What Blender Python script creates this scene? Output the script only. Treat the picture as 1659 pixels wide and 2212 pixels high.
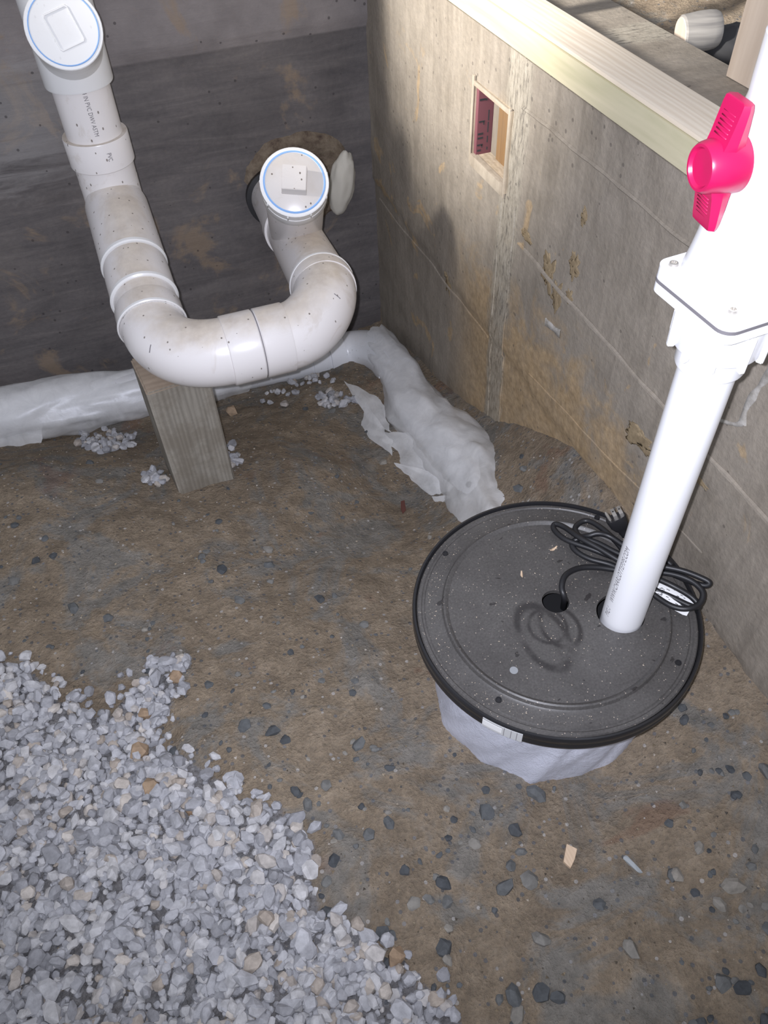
import bpy, bmesh, math, random
import numpy as np
from mathutils import Vector, Matrix, noise as mnoise

for o in list(bpy.data.objects):
    bpy.data.objects.remove(o)
COL = bpy.context.scene.collection
SC = bpy.context.scene

# ------------------------------------------------------------------ camera
CAMP = Vector((0.0, 0.0, 1.23))
PITCH, ROLL, YAW, FPX = 0.8490, -0.0487, -0.319, 1715.0
IW, IH = 1659.0, 2212.0


def cam_axes():
    cp, sp = math.cos(PITCH), math.sin(PITCH)
    fw, up, rt = Vector((0, cp, -sp)), Vector((0, sp, cp)), Vector((1, 0, 0))
    c, s = math.cos(ROLL), math.sin(ROLL)
    rt, up = c * rt + s * up, -s * rt + c * up
    M = Matrix.Rotation(YAW, 3, 'Z')
    return M @ rt, M @ up, M @ fw


RT, UP, FW = cam_axes()
cd = bpy.data.cameras.new('camera')
cd.sensor_fit = 'VERTICAL'
cd.sensor_height = 36.0
cd.lens = FPX / IH * 36.0
cd.clip_start = 0.02
cam = bpy.data.objects.new('camera', cd)
COL.objects.link(cam)
m3 = Matrix((RT, UP, -FW)).transposed()
cam.matrix_world = Matrix.Translation(CAMP) @ m3.to_4x4()
SC.camera = cam

# ------------------------------------------------------------------ world, flash, exposure
w = bpy.data.worlds.new('world')
SC.world = w
w.use_nodes = True
bg = w.node_tree.nodes['Background']
bg.inputs[0].default_value = (0.92, 0.95, 1.04, 1)
bg.inputs[1].default_value = 0.5

fl = bpy.data.lights.new('phone_flash', 'SPOT')
fl.energy = 95.0
fl.color = (0.93, 0.955, 1.09)
fl.spot_size = math.radians(112)
fl.spot_blend = 1.0
fl.shadow_soft_size = 0.006
flo = bpy.data.objects.new('phone_flash', fl)
COL.objects.link(flo)
flo.matrix_world = Matrix.Translation(CAMP - RT * 0.022 + UP * 0.012) @ (m3 @ Matrix.Rotation(math.radians(9), 3, 'X')).to_4x4()

wl = bpy.data.lights.new('added_wall_spot', 'SPOT')      # added unseen spot from the left, brightens the upper wall and sill
wl.energy = 1250.0
wl.color = (1.0, .955, .90)
wl.spot_size = math.radians(23)
wl.spot_blend = 1.0
wl.shadow_soft_size = .16
wlo = bpy.data.objects.new('added_wall_spot', wl)
COL.objects.link(wlo)
_wp = Vector((-1.8, 1.3, 2.0))
wlo.location = _wp
wlo.rotation_euler = (Vector((.82, 1.72, .78)) - _wp).to_track_quat('-Z', 'Y').to_euler()

SC.view_settings.view_transform = 'Standard'
SC.view_settings.look = 'None'
SC.view_settings.exposure = 0.0
SC.view_settings.gamma = 1.0
SC.view_settings.use_curve_mapping = False

rng = random.Random(7)
nrng = np.random.default_rng(11)


# ------------------------------------------------------------------ measuring helpers (world points on real planes)
def ray(u, v):
    return FW + RT * ((u - IW / 2) / FPX) - UP * ((v - IH / 2) / FPX)


def on_z(u, v, z):
    d = ray(u, v)
    return CAMP + d * ((z - CAMP.z) / d.z)


def on_x(u, v, x):
    d = ray(u, v)
    return CAMP + d * ((x - CAMP.x) / d.x)


def on_y(u, v, y):
    d = ray(u, v)
    return CAMP + d * ((y - CAMP.y) / d.y)


def at_d(u, v, dep):
    return CAMP + ray(u, v) * dep


XR, YB = 0.78, 2.31          # inner faces of the right and the back wall
ZTOP = 0.68                  # top of the right wall


# ------------------------------------------------------------------ mesh helpers
def link(name, me, mat=None, parent=None, smooth=True):
    o = bpy.data.objects.new(name, me)
    COL.objects.link(o)
    if mat is not None:
        me.materials.append(mat)
    if smooth:
        me.polygons.foreach_set('use_smooth', [True] * len(me.polygons))
    if parent is not None:
        o.parent = parent
        o.matrix_parent_inverse = parent.matrix_world.inverted()
    return o


def from_bm(name, bm, mat=None, parent=None, smooth=True, sharp=None):
    bmesh.ops.recalc_face_normals(bm, faces=bm.faces)
    me = bpy.data.meshes.new(name)
    if sharp is not None:
        for e in bm.edges:
            if len(e.link_faces) == 2 and e.calc_face_angle(0) > sharp:
                e.smooth = False
    bm.to_mesh(me)
    bm.free()
    return link(name, me, mat, parent, smooth)


def empty(name, loc=(0, 0, 0)):
    o = bpy.data.objects.new(name, None)
    o.empty_display_size = 0.05
    o.location = loc
    COL.objects.link(o)
    bpy.context.view_layer.update()
    return o


def tag(o, label=None, cat=None, group=None, kind=None):
    if label:
        o['label'] = label
    if cat:
        o['category'] = cat
    if group:
        o['group'] = group
    if kind:
        o['kind'] = kind
    return o


def frames(pts, closed=False):
    """parallel transport frames"""
    n = len(pts)
    T = []
    for i in range(n):
        a = pts[max(i - 1, 0)]
        b = pts[min(i + 1, n - 1)]
        T.append((b - a).normalized())
    ref = Vector((0, 0, 1)) if abs(T[0].z) < .9 else Vector((0, 1, 0))
    N = (ref - T[0] * ref.dot(T[0])).normalized()
    out = []
    for i in range(n):
        N = (N - T[i] * N.dot(T[i])).normalized()
        out.append((T[i], N, T[i].cross(N)))
    return out


def sweep_bm(bm, pts, radii, seg=32, caps=True, shape=None):
    pts = [Vector(p) for p in pts]
    if not hasattr(radii, '__len__'):
        radii = [radii] * len(pts)
    # frames must ignore repeated points
    clean = [pts[0]]
    idx = [0]
    for i in range(1, len(pts)):
        if (pts[i] - clean[-1]).length > 1e-6:
            clean.append(pts[i])
        idx.append(len(clean) - 1)
    fr = frames(clean)
    rings = []
    for i, p in enumerate(pts):
        T, N, B = fr[idx[i]]
        ring = []
        for k in range(seg):
            a = 2 * math.pi * k / seg
            r = radii[i] if shape is None else radii[i] * shape(i, a)
            ring.append(bm.verts.new(p + (N * math.cos(a) + B * math.sin(a)) * r))
        rings.append(ring)
    for i in range(len(rings) - 1):
        for k in range(seg):
            bm.faces.new((rings[i][k], rings[i][(k + 1) % seg], rings[i + 1][(k + 1) % seg], rings[i + 1][k]))
    if caps:
        bm.faces.new(list(reversed(rings[0])))
        bm.faces.new(rings[-1])
    return rings


def sweep(name, pts, radii, mat, parent=None, seg=32, caps=True, shape=None, sharp=0.6):
    bm = bmesh.new()
    sweep_bm(bm, pts, radii, seg, caps, shape)
    return from_bm(name, bm, mat, parent, True, sharp)


def catmull(pts, n=8):
    P = [Vector(p) for p in pts]
    P = [P[0] * 2 - P[1]] + P + [P[-1] * 2 - P[-2]]
    out = []
    for i in range(1, len(P) - 2):
        p0, p1, p2, p3 = P[i - 1], P[i], P[i + 1], P[i + 2]
        for k in range(n):
            t = k / n
            out.append(0.5 * ((2 * p1) + (p2 - p0) * t + (2 * p0 - 5 * p1 + 4 * p2 - p3) * t * t + (3 * p1 - p0 - 3 * p2 + p3) * t ** 3))
    out.append(P[-2])
    return out


def bezier(p0, p1, p2, p3, n=16):
    out = []
    for i in range(n + 1):
        t = i / n
        s = 1 - t
        out.append(p0 * s ** 3 + p1 * 3 * s * s * t + p2 * 3 * s * t * t + p3 * t ** 3)
    return out


def box_bm(bm, lo, hi, bevel=0.0):
    v = [bm.verts.new((x, y, z)) for x in (lo[0], hi[0]) for y in (lo[1], hi[1]) for z in (lo[2], hi[2])]
    fs = []
    for q in ((0, 1, 3, 2), (4, 6, 7, 5), (0, 4, 5, 1), (2, 3, 7, 6), (0, 2, 6, 4), (1, 5, 7, 3)):
        fs.append(bm.faces.new([v[i] for i in q]))
    if bevel:
        es = list({e for f in fs for e in f.edges})
        bmesh.ops.bevel(bm, geom=es, offset=bevel, segments=2, affect='EDGES', profile=.7)


def box(name, lo, hi, mat, parent=None, bevel=0.002):
    bm = bmesh.new()
    box_bm(bm, lo, hi, bevel)
    return from_bm(name, bm, mat, parent, True, 0.5)


def lathe_bm(bm, prof, seg=64, origin=Vector((0, 0, 0)), rot=None, close=False):
    rings = []
    for r, z in prof:
        ring = []
        for k in range(seg):
            a = 2 * math.pi * k / seg
            p = Vector((r * math.cos(a), r * math.sin(a), z))
            if rot is not None:
                p = rot @ p
            ring.append(bm.verts.new(origin + p))
        rings.append(ring)
    for i in range(len(rings) - 1):
        for k in range(seg):
            bm.faces.new((rings[i][k], rings[i][(k + 1) % seg], rings[i + 1][(k + 1) % seg], rings[i + 1][k]))
    if close:
        bm.faces.new(list(reversed(rings[0])))
        bm.faces.new(rings[-1])
    return rings


def axis_rot(d):
    """matrix turning +Z to d"""
    return Vector((0, 0, 1)).rotation_difference(Vector(d).normalized()).to_matrix()


# ------------------------------------------------------------------ material helpers
class NT:
    def __init__(self, name):
        self.m = bpy.data.materials.new(name)
        self.m.use_nodes = True
        self.t = self.m.node_tree
        self.b = self.t.nodes['Principled BSDF']
        self.out = self.t.nodes['Material Output']

    def n(self, typ, **kw):
        x = self.t.nodes.new(typ)
        for k, v in kw.items():
            if k.startswith('i_'):
                x.inputs[k[2:].replace('_', ' ')].default_value = v
            else:
                setattr(x, k, v)
        return x

    def l(self, a, b):
        self.t.links.new(a, b)

    def pos(self):
        return self.n('ShaderNodeNewGeometry').outputs['Position']

    def obj(self):
        return self.n('ShaderNodeTexCoord').outputs['Object']

    def noise(self, vec, scale, detail=4, rough=.55, dist=0.0):
        x = self.n('ShaderNodeTexNoise')
        x.inputs['Scale'].default_value = scale
        x.inputs['Detail'].default_value = detail
        x.inputs['Roughness'].default_value = rough
        x.inputs['Distortion'].default_value = dist
        self.l(vec, x.inputs['Vector'])
        return x.outputs['Fac']

    def voro(self, vec, scale, feature='F1', rnd=1.0):
        x = self.n('ShaderNodeTexVoronoi')
        x.feature = feature
        x.inputs['Scale'].default_value = scale
        x.inputs['Randomness'].default_value = rnd
        self.l(vec, x.inputs['Vector'])
        return x

    def scale(self, vec, s):
        x = self.n('ShaderNodeMapping')
        x.inputs['Scale'].default_value = s
        self.l(vec, x.inputs['Vector'])
        return x.outputs[0]

    def ramp(self, fac, stops):
        x = self.n('ShaderNodeValToRGB')
        e = x.color_ramp.elements
        while len(e) < len(stops):
            e.new(.5)
        for i, (p, c) in enumerate(stops):
            e[i].position = p
            e[i].color = (c[0], c[1], c[2], 1) if hasattr(c, '__len__') else (c, c, c, 1)
        self.l(fac, x.inputs[0])
        return x.outputs[0]

    def math(self, op, a, b=None, clamp=False):
        x = self.n('ShaderNodeMath')
        x.operation = op
        x.use_clamp = clamp
        for i, q in enumerate((a, b)):
            if q is None:
                continue
            if isinstance(q, (int, float)):
                x.inputs[i].default_value = q
            else:
                self.l(q, x.inputs[i])
        return x.outputs[0]

    def mix(self, fac, a, b, mode='MIX'):
        x = self.n('ShaderNodeMix')
        x.data_type = 'RGBA'
        x.blend_type = mode
        for s, q in ((x.inputs[0], fac), (x.inputs[6], a), (x.inputs[7], b)):
            if isinstance(q, (int, float)):
                s.default_value = q
            elif isinstance(q, tuple):
                s.default_value = (q[0], q[1], q[2], 1)
            else:
                self.l(q, s)
        return x.outputs[2]

    def sep(self, vec):
        x = self.n('ShaderNodeSeparateXYZ')
        self.l(vec, x.inputs[0])
        return x.outputs

    def bump(self, h, strength=.5, dist=.01, prev=None):
        x = self.n('ShaderNodeBump')
        x.inputs['Strength'].default_value = strength
        x.inputs['Distance'].default_value = dist
        self.l(h, x.inputs['Height'])
        if prev is not None:
            self.l(prev, x.inputs['Normal'])
        return x.outputs[0]

    def set(self, color=None, rough=None, normal=None, spec=None, metal=None):
        for nm, q in (('Base Color', color), ('Roughness', rough), ('Normal', normal), ('Specular IOR Level', spec), ('Metallic', metal)):
            if q is None:
                continue
            s = self.b.inputs[nm]
            if isinstance(q, (int, float)):
                s.default_value = q
            elif isinstance(q, tuple):
                s.default_value = (q[0], q[1], q[2], 1)
            else:
                self.l(q, s)
        return self.m


def plain(name, col, rough=.5, metal=0.0, spec=.5):
    return NT(name).set(col, rough, None, spec, metal)


def range_mask(t, v, lo, hi, soft):
    """1 inside lo..hi"""
    a = t.n('ShaderNodeMapRange')
    a.interpolation_type = 'SMOOTHSTEP'
    a.inputs['From Min'].default_value = lo - soft
    a.inputs['From Max'].default_value = lo + soft
    t.l(v, a.inputs[0])
    b = t.n('ShaderNodeMapRange')
    b.interpolation_type = 'SMOOTHSTEP'
    b.inputs['From Min'].default_value = hi + soft
    b.inputs['From Max'].default_value = hi - soft
    t.l(v, b.inputs[0])
    return t.math('MULTIPLY', a.outputs[0], b.outputs[0])


def mat_concrete_right():
    t = NT('concrete_right')
    p = t.pos()
    x, y, z = t.sep(p)
    n1 = t.noise(p, 3.0, 5, .6, .4)
    n2 = t.noise(p, 14, 6, .65)
    n3 = t.noise(p, 90, 4, .6)
    st = t.noise(t.scale(p, (1, 9, 1.3)), 3.2, 4, .6, .8)       # vertical streaks
    c = t.ramp(n1, [(.3, (0.235, 0.204, 0.165)), (.5, (0.311, 0.276, 0.233)), (.7, (0.394, 0.351, 0.298))])
    c = t.mix(.5, c, t.ramp(n2, [(.3, (0.222, 0.193, 0.154)), (.7, (0.394, 0.350, 0.300))]))
    c = t.mix(.28, c, t.ramp(st, [(.35, (0.152, 0.131, 0.105)), (.65, (0.394, 0.350, 0.291))]))
    c = t.mix(.25, c, t.ramp(n3, [(.3, (.09, .08, .068)), (.7, (.36, .33, .29))]), 'OVERLAY')
    # tan clay smeared on the lower wall
    nn = t.noise(p, 9, 5, .65, .6)
    zz = t.math('ADD', z, t.math('MULTIPLY', t.math('SUBTRACT', nn, .5), -.55))
    low = range_mask(t, zz, -1.0, .17, .08)
    yy = range_mask(t, y, .80, 1.62, .14)
    clay = t.math('MULTIPLY', low, yy)
    spots = t.math('MULTIPLY', range_mask(t, t.noise(p, 7, 4, .6, 1.0), .635, 2, .03), range_mask(t, z, -1, .52, .1))
    clay = t.math('MAXIMUM', t.math('MULTIPLY', clay, t.math('ADD', .45, t.math('MULTIPLY', t.noise(p, 22, 5, .7), .8))), t.math('MULTIPLY', spots, .7))
    c = t.mix(clay, c, t.ramp(t.noise(p, 60, 4, .6), [(.3, (0.292, 0.206, 0.114)), (.7, (0.483, 0.350, 0.205))]))
    # the rough panel joint that runs down from the niche
    jn = t.noise(t.scale(p, (1, 5, 1)), 12, 4, .6)
    yj = t.math('ADD', y, t.math('MULTIPLY', t.math('SUBTRACT', jn, .5), .05))
    joint = range_mask(t, yj, 1.375, 1.465, .012)
    jc = t.ramp(t.noise(t.scale(p, (1, 4, 1)), 38, 5, .7), [(.33, (0.089, 0.083, 0.074)), (.48, (0.305, 0.275, 0.223)), (.75, (0.457, 0.419, 0.353))])
    c = t.mix(t.math('MULTIPLY', joint, .75), c, jc)
    # air holes
    v = t.voro(t.mix(.04, p, t.n('ShaderNodeTexNoise').outputs['Color']), 52)
    pick = t.math('GREATER_THAN', t.sep(v.outputs['Color'])[0], .84)
    pit = t.math('MULTIPLY', pick, t.math('LESS_THAN', v.outputs['Distance'], .17))
    c = t.mix(t.math('MULTIPLY', pit, .55), c, (0.089, 0.077, 0.068))
    h = t.math('ADD', t.math('MULTIPLY', n2, .6), t.math('MULTIPLY', n3, .5))
    h = t.math('SUBTRACT', h, t.math('MULTIPLY', pit, .8))
    return t.set(c, .86, t.bump(h, .55, .006), .25)


def mat_concrete_back():
    t = NT('concrete_back')
    p = t.pos()
    x, y, z = t.sep(p)
    n1 = t.noise(p, 2.6, 5, .62, .5)
    st = t.noise(t.scale(p, (1.2, 1, 10)), 2.6, 5, .65, .8)       # board grain, along the wall
    n3 = t.noise(p, 80, 4, .6)
    c = t.ramp(n1, [(.3, (0.109, 0.101, 0.104)), (.52, (0.178, 0.163, 0.163)), (.72, (0.265, 0.239, 0.224))])
    c = t.mix(.4, c, t.ramp(st, [(.3, (0.081, 0.076, 0.080)), (.52, (0.167, 0.152, 0.151)), (.75, (0.287, 0.260, 0.244))]))
    c = t.mix(.3, c, t.ramp(n3, [(.3, (.06, .055, .05)), (.7, (.3, .28, .25))]), 'OVERLAY')
    # lighter upper lift above the seam
    up = range_mask(t, z, .478, 3, .004)
    c = t.mix(t.math('MULTIPLY', up, .6), c, t.ramp(t.noise(p, 12, 5), [(.3, (0.230, 0.207, 0.203)), (.7, (0.333, 0.301, 0.293))]))
    # rusty tan blotches
    bl = range_mask(t, t.noise(p, 5.0, 5, .65, .6), .60, 2, .05)
    c = t.mix(t.math('MULTIPLY', bl, .55), c, (0.299, 0.218, 0.142))
    # whitish lime wash, far left
    lw = t.math('MULTIPLY', range_mask(t, t.math('ADD', x, t.math('MULTIPLY', n1, .5)), -3, .22, .12), range_mask(t, t.math('ADD', z, t.math('MULTIPLY', st, .4)), .46, .72, .06))
    c = t.mix(t.math('MULTIPLY', lw, .5), c, (0.345, 0.333, 0.330))
    v = t.voro(p, 40)
    pit = t.math('MULTIPLY', t.math('GREATER_THAN', t.sep(v.outputs['Color'])[0], .8), t.math('LESS_THAN', v.outputs['Distance'], .15))
    c = t.mix(t.math('MULTIPLY', pit, .6), c, (0.040, 0.034, 0.035))
    h = t.math('ADD', t.math('MULTIPLY', st, .7), t.math('MULTIPLY', n3, .4))
    return t.set(c, .8, t.bump(h, .5, .006), .3)


def mat_dirt():
    t = NT('dirt')
    p = t.pos()
    n1 = t.noise(p, 3.4, 6, .62, .5)
    n2 = t.noise(p, 30, 7, .75)
    n3 = t.noise(p, 150, 3, .6)
    c = t.ramp(n1, [(.28, (0.200, 0.160, 0.120)), (.5, (0.319, 0.258, 0.190)), (.72, (0.446, 0.370, 0.283))])
    c = t.mix(.55, c, t.ramp(n2, [(.3, (0.153, 0.128, 0.104)), (.5, (0.313, 0.258, 0.196)), (.72, (0.545, 0.460, 0.362))]))
    c = t.mix(.35, c, t.ramp(n3, [(.3, (.08, .065, .05)), (.7, (.42, .36, .28))]), 'OVERLAY')
    # damp grey-green drifts
    d = range_mask(t, t.noise(p, 5.5, 5, .66, .8), .54, 2, .06)
    c = t.mix(t.math('MULTIPLY', d, .8), c, t.ramp(n2, [(.3, (0.146, 0.143, 0.131)), (.7, (0.293, 0.279, 0.254))]))
    # reddish clods
    rd = range_mask(t, t.noise(p, 4.3, 4, .6, .4), .66, 2, .03)
    c = t.mix(t.math('MULTIPLY', rd, .35), c, (0.213, 0.102, 0.065))
    at = t.n('ShaderNodeAttribute')
    at.attribute_name = 'bed'
    gm = range_mask(t, t.math('ADD', at.outputs['Fac'], t.math('MULTIPLY', t.math('SUBTRACT', n2, .5), 1.2)), .5, 9, .12)
    c = t.mix(t.math('MULTIPLY', gm, .85), c, t.ramp(t.noise(p, 110, 4, .6), [(.3, (.10, .10, .108)), (.7, (.30, .30, .315))]))
    # specks of stone, dark and pale
    v = t.voro(p, 95)
    r = t.sep(v.outputs['Color'])
    sp = t.math('MULTIPLY', t.math('GREATER_THAN', r[0], .78), t.math('LESS_THAN', v.outputs['Distance'], .32))
    c = t.mix(t.math('MULTIPLY', sp, .7), c, t.ramp(r[1], [(.0, (0.073, 0.082, 0.096)), (.7, (0.160, 0.170, 0.189)), (.9, (0.532, 0.503, 0.478))]))
    h = t.math('ADD', t.math('ADD', t.math('MULTIPLY', n2, .8), t.math('MULTIPLY', n3, .35)), t.math('MULTIPLY', sp, .25))
    return t.set(c, .9, t.bump(h, 1.0, .018), .2)


def mat_stone(name, stops, sc=70):
    t = NT(name)
    g = t.n('ShaderNodeNewGeometry')
    oi = t.n('ShaderNodeObjectInfo')
    r = t.math('FRACT', t.math('ADD', g.outputs['Random Per Island'], oi.outputs['Random']))
    c = t.ramp(r, stops)
    n = t.noise(g.outputs['Position'], sc, 5, .65)
    c = t.mix(.35, c, t.ramp(n, [(.3, .12), (.7, .75)]), 'OVERLAY')
    return t.set(c, .82, t.bump(n, .35, .004), .3)


def mat_pvc(name, base=(.80, .775, .755), dirty=.5, speck=.5):
    t = NT(name)
    g = t.n('ShaderNodeNewGeometry')
    p = g.outputs['Position']
    nz = t.sep(g.outputs['Normal'])[2]
    n1 = t.noise(p, 7, 5, .62, .5)
    n2 = t.noise(p, 34, 5, .65)
    up = range_mask(t, t.math('ADD', nz, t.math('MULTIPLY', t.math('SUBTRACT', n1, .5), 1.1)), .86, 3, .26)
    dust = t.math('MULTIPLY', up, dirty)
    c = t.mix(dust, base, t.ramp(n2, [(.3, (.36, .28, .19)), (.7, (.58, .49, .37))]))
    st = range_mask(t, t.noise(p, 11, 6, .7, .7), .62, 2, .05)
    c = t.mix(t.math('MULTIPLY', st, .35 * dirty), c, (.40, .32, .23))
    if speck:
        v = t.voro(t.scale(p, (1, 1, .6)), 95)
        r = t.sep(v.outputs['Color'])[0]
        rr = t.math('ADD', r, t.math('MULTIPLY', t.math('SUBTRACT', n1, .5), .5))
        s = t.math('MULTIPLY', t.math('GREATER_THAN', rr, .84), t.math('LESS_THAN', v.outputs['Distance'], .19))
        c = t.mix(t.math('MULTIPLY', s, speck), c, (.12, .095, .075))
    rough = t.math('ADD', .26, t.math('MULTIPLY', dust, .5))
    return t.set(c, rough, None, .5)


def mat_wood(name, a, b, axis, sc=1.0, knots=True, dirt=0.0):
    t = NT(name)
    p = t.pos()
    s = [26, 26, 26]
    s[axis] = 2.2
    q = t.scale(p, tuple(k * sc for k in s))
    n = t.noise(q, 1.0, 5, .6, 1.2)
    wv = t.n('ShaderNodeTexWave')
    wv.wave_type = 'BANDS'
    wv.bands_direction = 'X' if axis != 0 else 'Y'
    wv.inputs['Scale'].default_value = 1.1
    wv.inputs['Distortion'].default_value = 7
    wv.inputs['Detail'].default_value = 3
    wv.inputs['Detail Scale'].default_value = 1.2
    t.l(q, wv.inputs['Vector'])
    f = t.math('ADD', t.math('MULTIPLY', n, .82), t.math('MULTIPLY', wv.outputs['Fac'], .18))
    c = t.ramp(f, [(.25, a), (.75, b)])
    if knots:
        v = t.voro(t.scale(p, tuple((9 if k != axis else 5) for k in range(3))), 1.0)
        k = t.math('MULTIPLY', t.math('GREATER_THAN', t.sep(v.outputs['Color'])[0], .6), range_mask(t, v.outputs['Distance'], -1, .10, .05))
        c = t.mix(t.math('MULTIPLY', k, .5), c, (.28, .17, .10))
    if dirt:
        d = range_mask(t, t.noise(p, 13, 6, .7), .5, 2, .1)
        c = t.mix(t.math('MULTIPLY', d, dirt), c, (.14, .115, .085))
    return t.set(c, .75, t.bump(f, .3, .002), .3)


def mat_film(name, alpha=.3, tint=(.74, .75, .80)):
    t = NT(name)
    p = t.pos()
    n = t.noise(p, 16, 6, .65, 1.0)
    n2 = t.noise(p, 5, 4, .6)
    dif = t.n('ShaderNodeBsdfDiffuse')
    t.l(t.ramp(n, [(.3, tuple(k * .85 for k in tint)), (.7, tint)]), dif.inputs['Color'])
    trl = t.n('ShaderNodeBsdfTranslucent')
    trl.inputs['Color'].default_value = (*tint, 1)
    gl = t.n('ShaderNodeBsdfGlossy')
    gl.inputs['Roughness'].default_value = .38
    gl.inputs['Color'].default_value = (.9, .92, 1, 1)
    bm_ = t.bump(t.noise(p, 24, 4, .6, 1.5), .3 if alpha < .2 else .18, .006)
    bm_ = t.bump(t.noise(p, 330, 3, .7), .6 if alpha < .2 else .06, .002, bm_)
    for s in (dif, gl):
        t.l(bm_, s.inputs['Normal'])
    tr = t.n('ShaderNodeBsdfTransparent')
    a = t.n('ShaderNodeMixShader')
    a.inputs[0].default_value = .22
    t.l(dif.outputs[0], a.inputs[1])
    t.l(trl.outputs[0], a.inputs[2])
    b = t.n('ShaderNodeMixShader')
    b.inputs[0].default_value = .07
    t.l(a.outputs[0], b.inputs[1])
    t.l(gl.outputs[0], b.inputs[2])
    c = t.n('ShaderNodeMixShader')
    fac = t.math('MULTIPLY', t.ramp(t.math('ADD', t.math('MULTIPLY', n2, .6), t.math('MULTIPLY', n, .4)), [(.32, 1.35), (.68, .6)]), alpha)
    t.l(fac, c.inputs[0])
    t.l(b.outputs[0], c.inputs[1])
    t.l(tr.outputs[0], c.inputs[2])
    t.l(c.outputs[0], t.out.inputs['Surface'])
    return t.m


M = {}
M['cr'] = mat_concrete_right()
M['cb'] = mat_concrete_back()
M['dirt'] = mat_dirt()
M['gravel'] = mat_stone('gravel_stone', [(0, (.24, .24, .255)), (.25, (.33, .33, .35)), (.6, (.40, .40, .42)), (.86, (.47, .46, .46)), (.95, (.34, .29, .245)), (1, (.52, .48, .44))])
M['pebble'] = mat_stone('dark_pebble', [(0, (.055, .06, .066)), (.5, (.10, .105, .108)), (.8, (.15, .148, .14)), (1, (.24, .22, .19))])
M['pvc_old'] = mat_pvc('pvc_old', (.72, .69, .68), .62, .8)
M['pvc_back'] = mat_pvc('pvc_drain', (.74, .75, .78), .15, .25)
M['pvc_new'] = mat_pvc('pvc_new', (.84, .84, .86), .0, .0)
M['plug_left'] = mat_pvc('plug_clean', (.74, .74, .74), .1, .1)
M['plug_right'] = mat_pvc('plug_dirty', (.60, .57, .55), .5, .9)
M['rim'] = plain('pvc_rim', (.74, .735, .73), .3)
M['blue'] = plain('blue_seal', (.22, .40, .72), .5)
M['ink'] = plain('ink', (.03, .03, .035), .6)
M['ink_grey'] = plain('ink_grey', (.16, .15, .16), .6)
M['film'] = mat_film('plastic_film', .35, (1.0, 1.0, 1.0))
M['film_thick'] = mat_film('plastic_film_thick', .08, (.86, .88, 1.0))
M['black'] = plain('black_plastic', (.016, .016, .018), .22)
M['rubber'] = plain('black_rubber', (.012, .012, .014), .45)
M['hole'] = plain('dark_inside', (.006, .006, .007), .9)
M['steel'] = plain('steel', (.55, .52, .47), .3, .75)
M['red'] = plain('red_handle', (.45, .006, .075), .32)
M['white_paper'] = plain('paper', (.80, .80, .80), .5)
M['silver'] = plain('silver_label', (.66, .67, .68), .35, .2)
M['pink'] = plain('pink_foam', (.15, .050, .062), .75)
M['wood_white'] = mat_wood('fresh_pine', (.62, .52, .40), (.82, .74, .62), 1)
M['wood_green'] = mat_wood('treated_plate', (.42, .40, .25), (.62, .56, .40), 1, .8)
M['wood_stud'] = mat_wood('stud_pine', (.52, .42, .33), (.66, .56, .46), 2)
M['wood_post'] = mat_wood('post_grey', (.17, .155, .13), (.33, .305, .26), 2, 1.0, True, .45)
M['wood_top'] = mat_wood('post_end', (.26, .20, .15), (.40, .32, .245), 0, .6, False, .2)
M['wood_form'] = mat_wood('form_board', (.36, .29, .20), (.56, .47, .36), 2, 1.0, False, .3)
M['wood_grey'] = mat_wood('form_grey', (.14, .12, .095), (.23, .20, .165), 2, 1.0, False, .3)
M['wood_edge'] = mat_wood('form_edge', (.33, .28, .22), (.46, .40, .32), 2, 1.0, False, .25)
M['wood_orange'] = mat_wood('form_orange', (.15, .085, .04), (.27, .16, .07), 2, 1.0, False, .2)
M['chip'] = mat_wood('wood_chip', (.50, .37, .25), (.66, .50, .36), 1, 2.0, False)
M['sawdust'] = plain('sawdust', (.60, .50, .38), .9)
M['foam'] = plain('spray_foam', (.58, .55, .48), .8)


def mat_lid():
    t = NT('lid_plastic')
    o = t.obj()
    x, y, z = t.sep(o)
    n1 = t.noise(o, 9, 5, .6, .4)
    n2 = t.noise(o, 300, 3, .6)
    dusty = t.ramp(n1, [(.3, (.060, .056, .054)), (.7, (.092, .087, .083))])
    c = t.mix(.3, dusty, t.ramp(n2, [(.3, .1), (.7, .8)]), 'OVERLAY')
    # rubbed cord print: two oval rings with shape of their own
    mark = None
    for (cx, cy, rx, ry, wd) in ((-.045, -.045, .036, .062, .13), (-.012, -.038, .030, .040, .12), (-.03, -.03, .03, .032, .1)):
        a = t.math('DIVIDE', t.math('SUBTRACT', x, cx), rx)
        b = t.math('DIVIDE', t.math('SUBTRACT', y, cy), ry)
        d = t.math('SQRT', t.math('ADD', t.math('MULTIPLY', a, a), t.math('MULTIPLY', b, b)))
        k = range_mask(t, d, 1 - wd, 1 + wd, .09)
        mark = k if mark is None else t.math('MAXIMUM', mark, k)
    mark = t.math('MULTIPLY', mark, range_mask(t, t.noise(o, 16, 3), .40, 2, .12))
    sm = range_mask(t, t.noise(t.scale(o, (1, 1.6, 1)), 26, 3, .5, .3), .685, 2, .015)
    mark = t.math('MAXIMUM', mark, sm)
    c = t.mix(t.math('MULTIPLY', mark, .7), c, (.018, .016, .017))
    v = t.voro(o, 300)
    r = t.sep(v.outputs['Color'])
    dn = t.math('ADD', r[0], t.math('MULTIPLY', t.math('SUBTRACT', t.noise(o, 11, 4), .5), .25))
    sp = t.math('MULTIPLY', t.math('GREATER_THAN', dn, .93), t.math('LESS_THAN', v.outputs['Distance'], .26))
    c = t.mix(sp, c, (.34, .29, .24))
    rough = t.math('SUBTRACT', .43, t.math('MULTIPLY', mark, .2))
    return t.set(c, rough, t.bump(n2, .1, .001), .4)


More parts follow.
